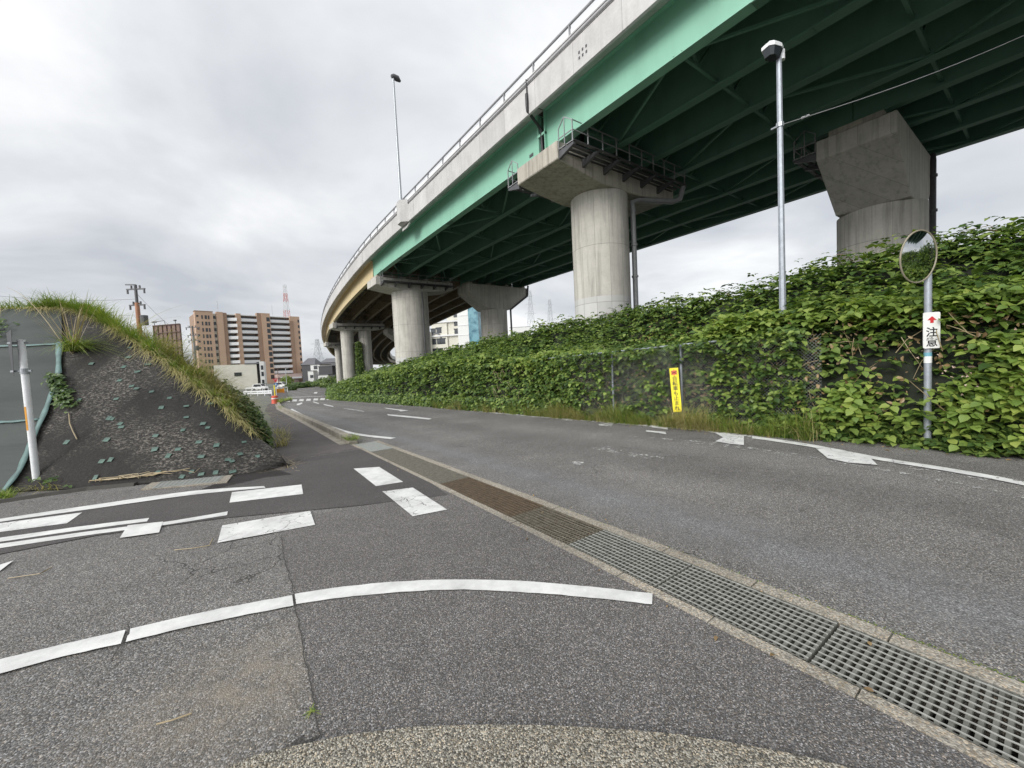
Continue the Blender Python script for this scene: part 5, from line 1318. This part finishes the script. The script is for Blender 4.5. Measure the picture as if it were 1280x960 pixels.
# lattice masts
def lattice(name, px, ytop, D, wb_, wt, lab, bands=None, arms=(), n=9, r=.16, cat='pylon'):
    b_ = atD(px, 470, D); tp = atD(px, ytop, D); h_ = tp.z-ZG; t = empty(name, (b_.x, b_.y, ZG))
    def pt(k, j): w = (wb_*(1-k/n)**1.4+wt*(1-(1-k/n)**1.4))/2; a_ = RAD(45+90*j+20); return Vector((w*1.41*math.cos(a_), w*1.41*math.sin(a_), h_*k/n))
    for m_k, mt in enumerate((bands or (M_pyl,))):
        m_ = MB()
        for k in range(n):
            if bands and k % 2 != m_k: continue
            for j in range(4): m_.bar(pt(k, j), pt(k+1, j), r, r); m_.bar(pt(k, j), pt(k+1, (j+1) % 4), r*.6, r*.6); m_.bar(pt(k, (j+1) % 4), pt(k+1, j), r*.6, r*.6); m_.bar(pt(k+1, j), pt(k+1, (j+1) % 4), r*.6, r*.6)
        m_.build('lattice', mt, t)
    for z, w in arms:
        m_ = MB(); m_.bar(-_R*w+Vector((0, 0, h_*z)), _R*w+Vector((0, 0, h_*z)), r, r); m_.bar(-_R*w+Vector((0, 0, h_*z)), Vector((0, 0, h_*z+h_*.04)), r*.7, r*.7); m_.bar(_R*w+Vector((0, 0, h_*z)), Vector((0, 0, h_*z+h_*.04)), r*.7, r*.7); m_.build('crossarm', M_pyl, t)
    return tag(t, lab, cat)
M_rw = plain('mast_red', (.50, .08, .05), .6); M_ww = plain('mast_white', (.62, .62, .62), .6)
lattice('radio_mast', 364.5, 357, 400, 13, 2.2, 'red and white lattice mast behind the apartment block', (M_ww, M_rw), (), 11, .22, 'mast')
PY = [(.62, 7), (.75, 6.5), (.88, 6)]
lattice('pylon', 399.5, 424, 340, 12, 2, 'grey electricity pylon over the low houses left of the viaduct', None, PY, 8, .26)
lattice('pylon', 667, 364, 400, 13, 2, 'reddish-tipped lattice pylon right of the T-shaped pier', None, [(.7, 6), (.82, 5), (.93, 4)], 10, .22)
lattice('pylon', 691, 375, 420, 13, 2, 'pale pylon between the round pier and the other pylon', None, [(.68, 6), (.8, 5), (.92, 4)], 10, .22)
# low houses at the end of the road
def house(px0, px1, ytop, D, mat, lab, roof=None, win=(), dp=8):
    global t, u
    A_, B_ = atD(px0, 470, D), atD(px1, 470, D); t, L = facade('house', A_, B_, 0, 0); h_ = atD((px0+px1)/2, ytop, D).z-ZG
    m_ = MB(); m_.box(0, L, 0, dp, 0, h_); m_.build('wall', mat, t)
    if roof: m_ = MB(); m_.prism([(-.4, -.4, h_+.01), (L+.4, -.4, h_+.01), (L*.8, dp*.5, h_+roof), (L*.2, dp*.5, h_+roof)], (0, .1, .12)); m_.prism([(-.4, dp+.4, h_+.01), (-.4, -.4, h_+.01), (L*.2, dp*.5, h_+roof)], (0, 0, .1)); m_.prism([(L+.4, -.4, h_+.01), (L+.4, dp+.4, h_+.01), (L*.8, dp*.5, h_+roof)], (0, 0, .1)); m_.build('roof', M_roof, t)
    else: m_ = MB(); m_.box(-.15, L+.15, -.15, dp+.15, h_+.01, h_+.2); m_.build('roof', M_roof, t)
    for x, z, w, hh_ in win: m_ = MB(); m_.box(L*x, L*x+w, -.06, .03, z, z+hh_); m_.build('window', M_glass, t)
    tag(t, lab, 'house')
house(378, 394, 456, 190, M_dkwall, 'far dark-roofed house right of the apartment block', 3.2)
house(389, 400.5, 456, 130, M_white_w, 'white two-storey house at the end of the road', None, ((.35, 5, 1.2, 1.2), (.7, 2, 1.6, 1.2), (.25, 1.8, 1, 1.1)))
house(385, 392, 464, 128, M_white_w, 'small white house left of the two-storey one', None, ((.4, 2.2, 1, 1),))
house(399, 416, 458, 122, M_dkwall, 'dark grey box-shaped house by the viaduct piers', None, ((.1, 1, 1, 1),))
house(397.5, 410, 469, 112, M_white_w, 'low white building in front of the dark grey house', None, ((.5, .8, 1.2, .8),), 5)
house(402, 420, 453, 240, M_roof, 'distant grey-roofed house under the far end of the viaduct', 2.5)
house(640, 666, 409, 300, M_white_w, 'pale far building glimpsed beside the T-shaped pier', None, ((.2, 8, 3, 2),))

# street furniture at the far junction
def at(px, D): p = atD(px, 470, D); return (p.x, p.y)
x_, y_ = at(343.8, 66); z_ = g(y_); t = empty('stop_sign', (x_, y_, z_)); face = (-Vector((x_, y_, 0))).normalized(); fx_ = Vector((0, 0, 1)).cross(face)
m_ = MB(); m_.tube([(0, 0, 0), (0, 0, 3.0)], .038, 10); m_.build('post', M_white_st, t)
zt = atD(343, 472.4, 66).z-z_; mS = frame(Vector((0, 0, zt-.36))+face*.06, fx_, face)
def tri_(r): return [mS @ Vector((r*.92*math.cos(RAD(a_)), r*.92*math.sin(RAD(a_)), 0)) for a_ in (150, 30, -90)]
m_ = MB(); m_.prism(tri_(.50), -face*.01); m_.build('triangle', M_red, t); text('lettering', '止まれ', .17, M_wsign, mS @ Matrix.Translation((0, .05, .006)), t)
mB = frame(Vector((0, 0, zt-1.15))+face*.06, fx_, face); m_ = MB(); m_.prism([mB @ Vector((.32*math.cos(2*math.pi*k/24), .32*math.sin(2*math.pi*k/24), 0)) for k in range(24)], -face*.01); m_.build('blue_disc', M_blue, t)
m_ = MB(); m_.prism([mB @ Vector(q) for q in ((-.05, -.18, .006), (.07, -.18, .006), (.07, .05, .006), (.15, .05, .006), (.0, .22, .006), (-.15, .05, .006), (-.05, .05, .006))], face*.002); m_.build('white_mark', M_wsign, t)
m_ = MB(); mW = frame(Vector((0, 0, zt-1.68))+face*.06, fx_, face); m_.prism([mW @ Vector(q) for q in ((-.28, -.14, 0), (.28, -.14, 0), (.28, .14, 0), (-.28, .14, 0))], -face*.01); m_.build('white_plate', M_wsign, t)
tag(t, 'red triangular stop sign above a blue disc at the far junction', 'road sign')
x_, y_ = G(344, 504.5); t = empty('kerb_end_post', (x_, y_, g(y_))); m_ = MB(); m_.tube([(0, 0, 0), (0, 0, .12), (0, 0, .78), (0, 0, .86)], [.36, .32, .30, .22], 18); m_.build('cushion', M_redo, t, smooth=True)
m_ = MB(); m_.tube([(.05, .05, .8), (.05, .05, 2.0)], .06, 10); m_.build('post', M_yel, t, smooth=True); m_ = MB(); m_.tube([(0, 0, .5), (0, 0, .62)], .325, 18); m_.build('band', M_wsign, t)
tag(t, 'red cushion with a yellow post at the end of the kerb island', 'kerb marker')
def rail(px0, px1, D0, D1, z, lab, posts, beams=(.0, -.35)):
    a_, c_ = atD(px0, 470, D0), atD(px1, 470, D1); t = empty('guard_rail', (a_.x, a_.y, ZG)); d_ = Vector((c_.x-a_.x, c_.y-a_.y, 0))
    for b_ in beams: m_ = MB(); m_.bar(Vector((0, 0, z+b_)), d_+Vector((0, 0, z+b_)), .08, .22); m_.build('beam', M_white_st, t)
    for k in range(posts): p = d_*(k/(posts-1)); m_ = MB(); m_.tube([p, p+Vector((0, 0, z+.05))], .06, 8); m_.build('post', M_white_st, t)
    tag(t, lab, 'guard rail')
rail(303, 338, 70, 68, .85, 'nearer white guard rail across the end of the footpath', 5); rail(306, 334, 84, 84, 1.1, 'second white guard rail behind the first at the far junction', 5, (0,)); rail(344, 358, 78, 80, 1.0, 'white rail above the orange barrier at the far junction', 3, (0,))
x0, y0_ = at(344, 76); x1, y1 = at(353.5, 77); m_ = MB(); m_.prism([(x0, y0_, ZG+.1), (x1, y1, ZG+.1), (x1, y1, ZG+.85), (x0, y0_, ZG+.85)], (0, .06, 0)); m_.box(x0-.05, x0+.05, y0_-.2, y0_+.2, ZG, ZG+.95); m_.box(x1-.05, x1+.05, y1-.2, y1+.2, ZG, ZG+.95); tag(m_.build('barrier_board', M_orange), 'brown-orange barrier board below the white rail at the junction', 'barrier')
m_ = MB(); p = [atD(305, 491, 88), atD(321, 483, 90), atD(333, 479, 92)]; m_.tube(p, .05, 6)
for q in p: m_.tube([q, (q.x, q.y, ZG)], .04, 6)
tag(m_.build('hand_rail', M_dark_st), 'dark sloping handrail left of the stop sign', 'handrail')
for k, (px, D) in enumerate(((347.6, 100), (357.6, 104))):
    x_, y_ = at(px, D); m_ = MB(); m_.tube([(x_, y_, ZG), (x_, y_, ZG+5.4)], .07, 8); m_.bar((x_, y_, ZG+5.3), (x_+.8, y_, ZG+5.45), .1, .08); tag(m_.build('lamp_post', M_bframe if k == 0 else M_pyl), ['thin dark red post in front of the apartment entrance', 'thin pale post right of the dark red one by the entrance'][k], 'post')
def car(px, D, ang, mat, lab):
    x_, y_ = at(px, D); t = empty('parked_car', (x_, y_, ZG), ang); m_ = MB()
    prof = [(-1.7, .35), (-1.72, .85), (-1.55, 1.0), (-1.35, 1.62), (-.9, 1.75), (.55, 1.72), (1.0, 1.1), (1.65, .95), (1.72, .6), (1.7, .35)]
    bm = bmesh.new(); V_ = [bm.verts.new((a_, -.72, z)) for a_, z in prof]; f = bm.faces.new(V_); ex = bmesh.ops.extrude_face_region(bm, geom=[f]); bmesh.ops.translate(bm, verts=[v for v in ex['geom'] if isinstance(v, bmesh.types.BMVert)], vec=(0, 1.44, 0))
    bmesh.ops.recalc_face_normals(bm, faces=bm.faces[:]); bmesh.ops.bevel(bm, geom=bm.edges[:], offset=.06, segments=2, affect='EDGES'); me = bpy.data.meshes.new('body'); bm.to_mesh(me); bm.free(); link('body', me, mat, t)
    for sg in (-1, 1):
        m_ = MB(); m_.prism([(-1.2, sg*.735, 1.05), (.85, sg*.735, 1.05), (.48, sg*.735, 1.6), (-1.05, sg*.735, 1.6)], (0, sg*.01, 0)); m_.build('side_window', M_glass, t)
        for xx_ in (-1.05, 1.08): m_ = MB(); m_.tube([(xx_, sg*.60, .3), (xx_, sg*.76, .3)], .3, 16); m_.build('wheel', M_black, t)
    m_ = MB(); m_.prism([(1.02, -.6, 1.13), (1.02, .6, 1.13), (.62, .55, 1.66), (.62, -.55, 1.66)], (.02, 0, .01)); m_.build('windscreen', M_glass, t)
    m_ = MB(); m_.prism([(-1.60, -.6, 1.05), (-1.60, .6, 1.05), (-1.42, .55, 1.58), (-1.42, -.55, 1.58)], (-.02, 0, .01)); m_.build('rear_window', M_glass, t)
    tag(t, lab, 'car', 'white cars far away by the apartment entrance')
car(351, 108, -.75, M_white_w, 'white parked car seen over the orange barrier'); car(361, 118, -.4, M_white_w, 'white parked car behind the shrubs right of the orange barrier'); car(324, 96, -.7, M_white_w, 'white parked car behind the second guard rail')
# shrubs and clipped hedges along the far road
def shrub(px, D, w, h_, d_, n, size, mat, lab, name='shrub', cat='shrub'):
    x_, y_ = at(px, D); r = empty(name, (x_, y_, g(y_))); P, Nn = [], []
    for _ in range(n):
        v = Vector((random.gauss(0, 1), random.gauss(0, 1), random.gauss(0, 1))).normalized()*random.random()**.35
        bump = 1+.18*math.sin(v.x*7+px)+.14*math.sin(v.y*9+v.z*6)
        P.append(tuple(_R*(v.x*w/2*bump)+Vector((0, v.y*d_/2, h_*.5+v.z*h_/2*bump)))); Nn.append((v.x+random.gauss(0, .4), v.y+random.gauss(0, .4), v.z+.6))
    leaf_mesh('crown', P, Nn, size*RNG.uniform(.6, 1.3, n), mat, 2, parent=r)
    m_ = MB()
    for k in range(4): m_.tube([(0, 0, 0), tuple(_R*(w*.2*(k-1.5)/1.5)+Vector((0, .05*k, h_*.55)))], [.05, .02], 6)
    m_.build('stems', M_trunk, r); tag(r, lab, cat)
shrub(358.5, 112, 3.2, 3.4, 3, 900, .35, M_grass, 'light green round shrub right of the apartment entrance'); shrub(372, 100, 6.5, 1.5, 3, 1200, .3, M_shrub, 'clipped dark hedge along the left of the far road', 'hedge', 'hedge')
shrub(386, 104, 5.0, 1.6, 3, 900, .3, M_kudzu, 'second clipped hedge in front of the small white house', 'hedge', 'hedge'); shrub(363, 88, 3.0, 1.2, 2, 600, .25, M_shrub, 'low bush at the left corner of the far road'); shrub(404, 96, 5.2, 2.4, 3, 900, .3, M_kudzu, 'green bush on the right of the far road before the bank'); shrub(392, 116, 5, 1.0, 3, 500, .3, M_grass, 'flat low planting at the far bend')
shrub(421, 84, 6, 3.0, 3, 1100, .3, M_kudzu, 'larger bush at the far tip of the vine bank')
# weeds growing on the kerb island
P, D, = [], []
for _ in range(900):
    s = random.choice((random.uniform(46, 60), random.gauss(10.1, .22), random.uniform(30, 34))); x = kl(s)+random.uniform(-.15, .12)
    P.append((x, s, g(s)+.1)); D.append((random.gauss(0, .5), random.gauss(0, .5), .8))
P = np.array(P); Ls = np.where(P[:, 1] > 40, RNG.uniform(.4, 1.1, 900), RNG.uniform(.10, .24, 900)); Ls = np.where((P[:, 1] > 25) & (P[:, 1] < 40), RNG.uniform(.1, .3, 900), Ls)
tag(blade_mesh('kerb_weeds', P, np.array(D), Ls, np.where(P[:, 1] > 40, .05, .008), RNG.uniform(.3, 1, 900), M_grass, 4), 'grassy weeds along the top of the kerb', 'weeds', kind='stuff')
# moss and weed flecks along the channel lip, small sprout in the joint
P, D = [], []
for _ in range(700):
    s = random.uniform(.05, 3.2); P.append((RO+.008+abs(random.gauss(0, .012)), s, g(s)+.006)); D.append((random.gauss(0, .8), random.gauss(0, .8), .5))
tag(blade_mesh('lip_moss', np.array(P), np.array(D), RNG.uniform(.006, .02, 700), RNG.uniform(.002, .004, 700), RNG.uniform(.3, 1, 700), M_grass, 3), 'thin line of moss along the outer lip of the drain channel', 'moss', kind='stuff')
x_, y_ = G(389, 893); r = empty('weed_sprout', (x_, y_, g(y_)+.01)); blade_mesh('blades', np.zeros((16, 3)), np.array([(random.gauss(0, .7), random.gauss(0, .7), .45) for _ in range(16)]), RNG.uniform(.02, .055, 16), RNG.uniform(.003, .006, 16), RNG.uniform(.5, 1.2, 16), M_grass, 4, r); tag(r, 'tiny green sprout in the joint of the pavement', 'weed')
for k, pts in enumerate((((218, 690), (240, 688), (262, 684), (266, 676)), ((10, 726), (50, 720), (66, 711)), ((196, 911), (215, 906), (240, 897)))):
    m_ = MB(); m_.tube([(*G(*q), g(G(*q)[1])+.018) for q in pts], .004, 5); tag(m_.build('dry_straw', M_dry), ['dry straw lying below the cracked white block', 'dry straw lying at the left edge of the street', 'dry straw lying near the bottom left on the coarse asphalt'][k], 'straw')
# green fringe at the foot of the slope, left edge
cs = [(Vector((*G(random.uniform(-40, 16), random.uniform(618, 626)), 0)), (0, 0), random.uniform(.3, .6)) for _ in range(40)]
for c_, _, _ in cs: c_.z = g(c_.y)+.03
tag(tufts('slope_foot_grass', cs, 18, .40, .008, .6, .6, M_grass, .8), 'short green grass at the foot of the netting on the left edge', 'grass', kind='stuff')
# fallen leaves at the right road edge
P, Nn = [], []
for _ in range(60):
    s = random.uniform(.2, 6.5); P.append((8.0-abs(random.gauss(0, .18)), s, g(s)+.014)); Nn.append((random.gauss(0, .15), random.gauss(0, .15), 1))
tag(leaf_mesh('fallen_leaves', P, Nn, RNG.uniform(.03, .07, 60), M_brownleaf, 1, .08, .6), 'fallen dry leaves along the right edge of the road', 'fallen leaves', kind='stuff')
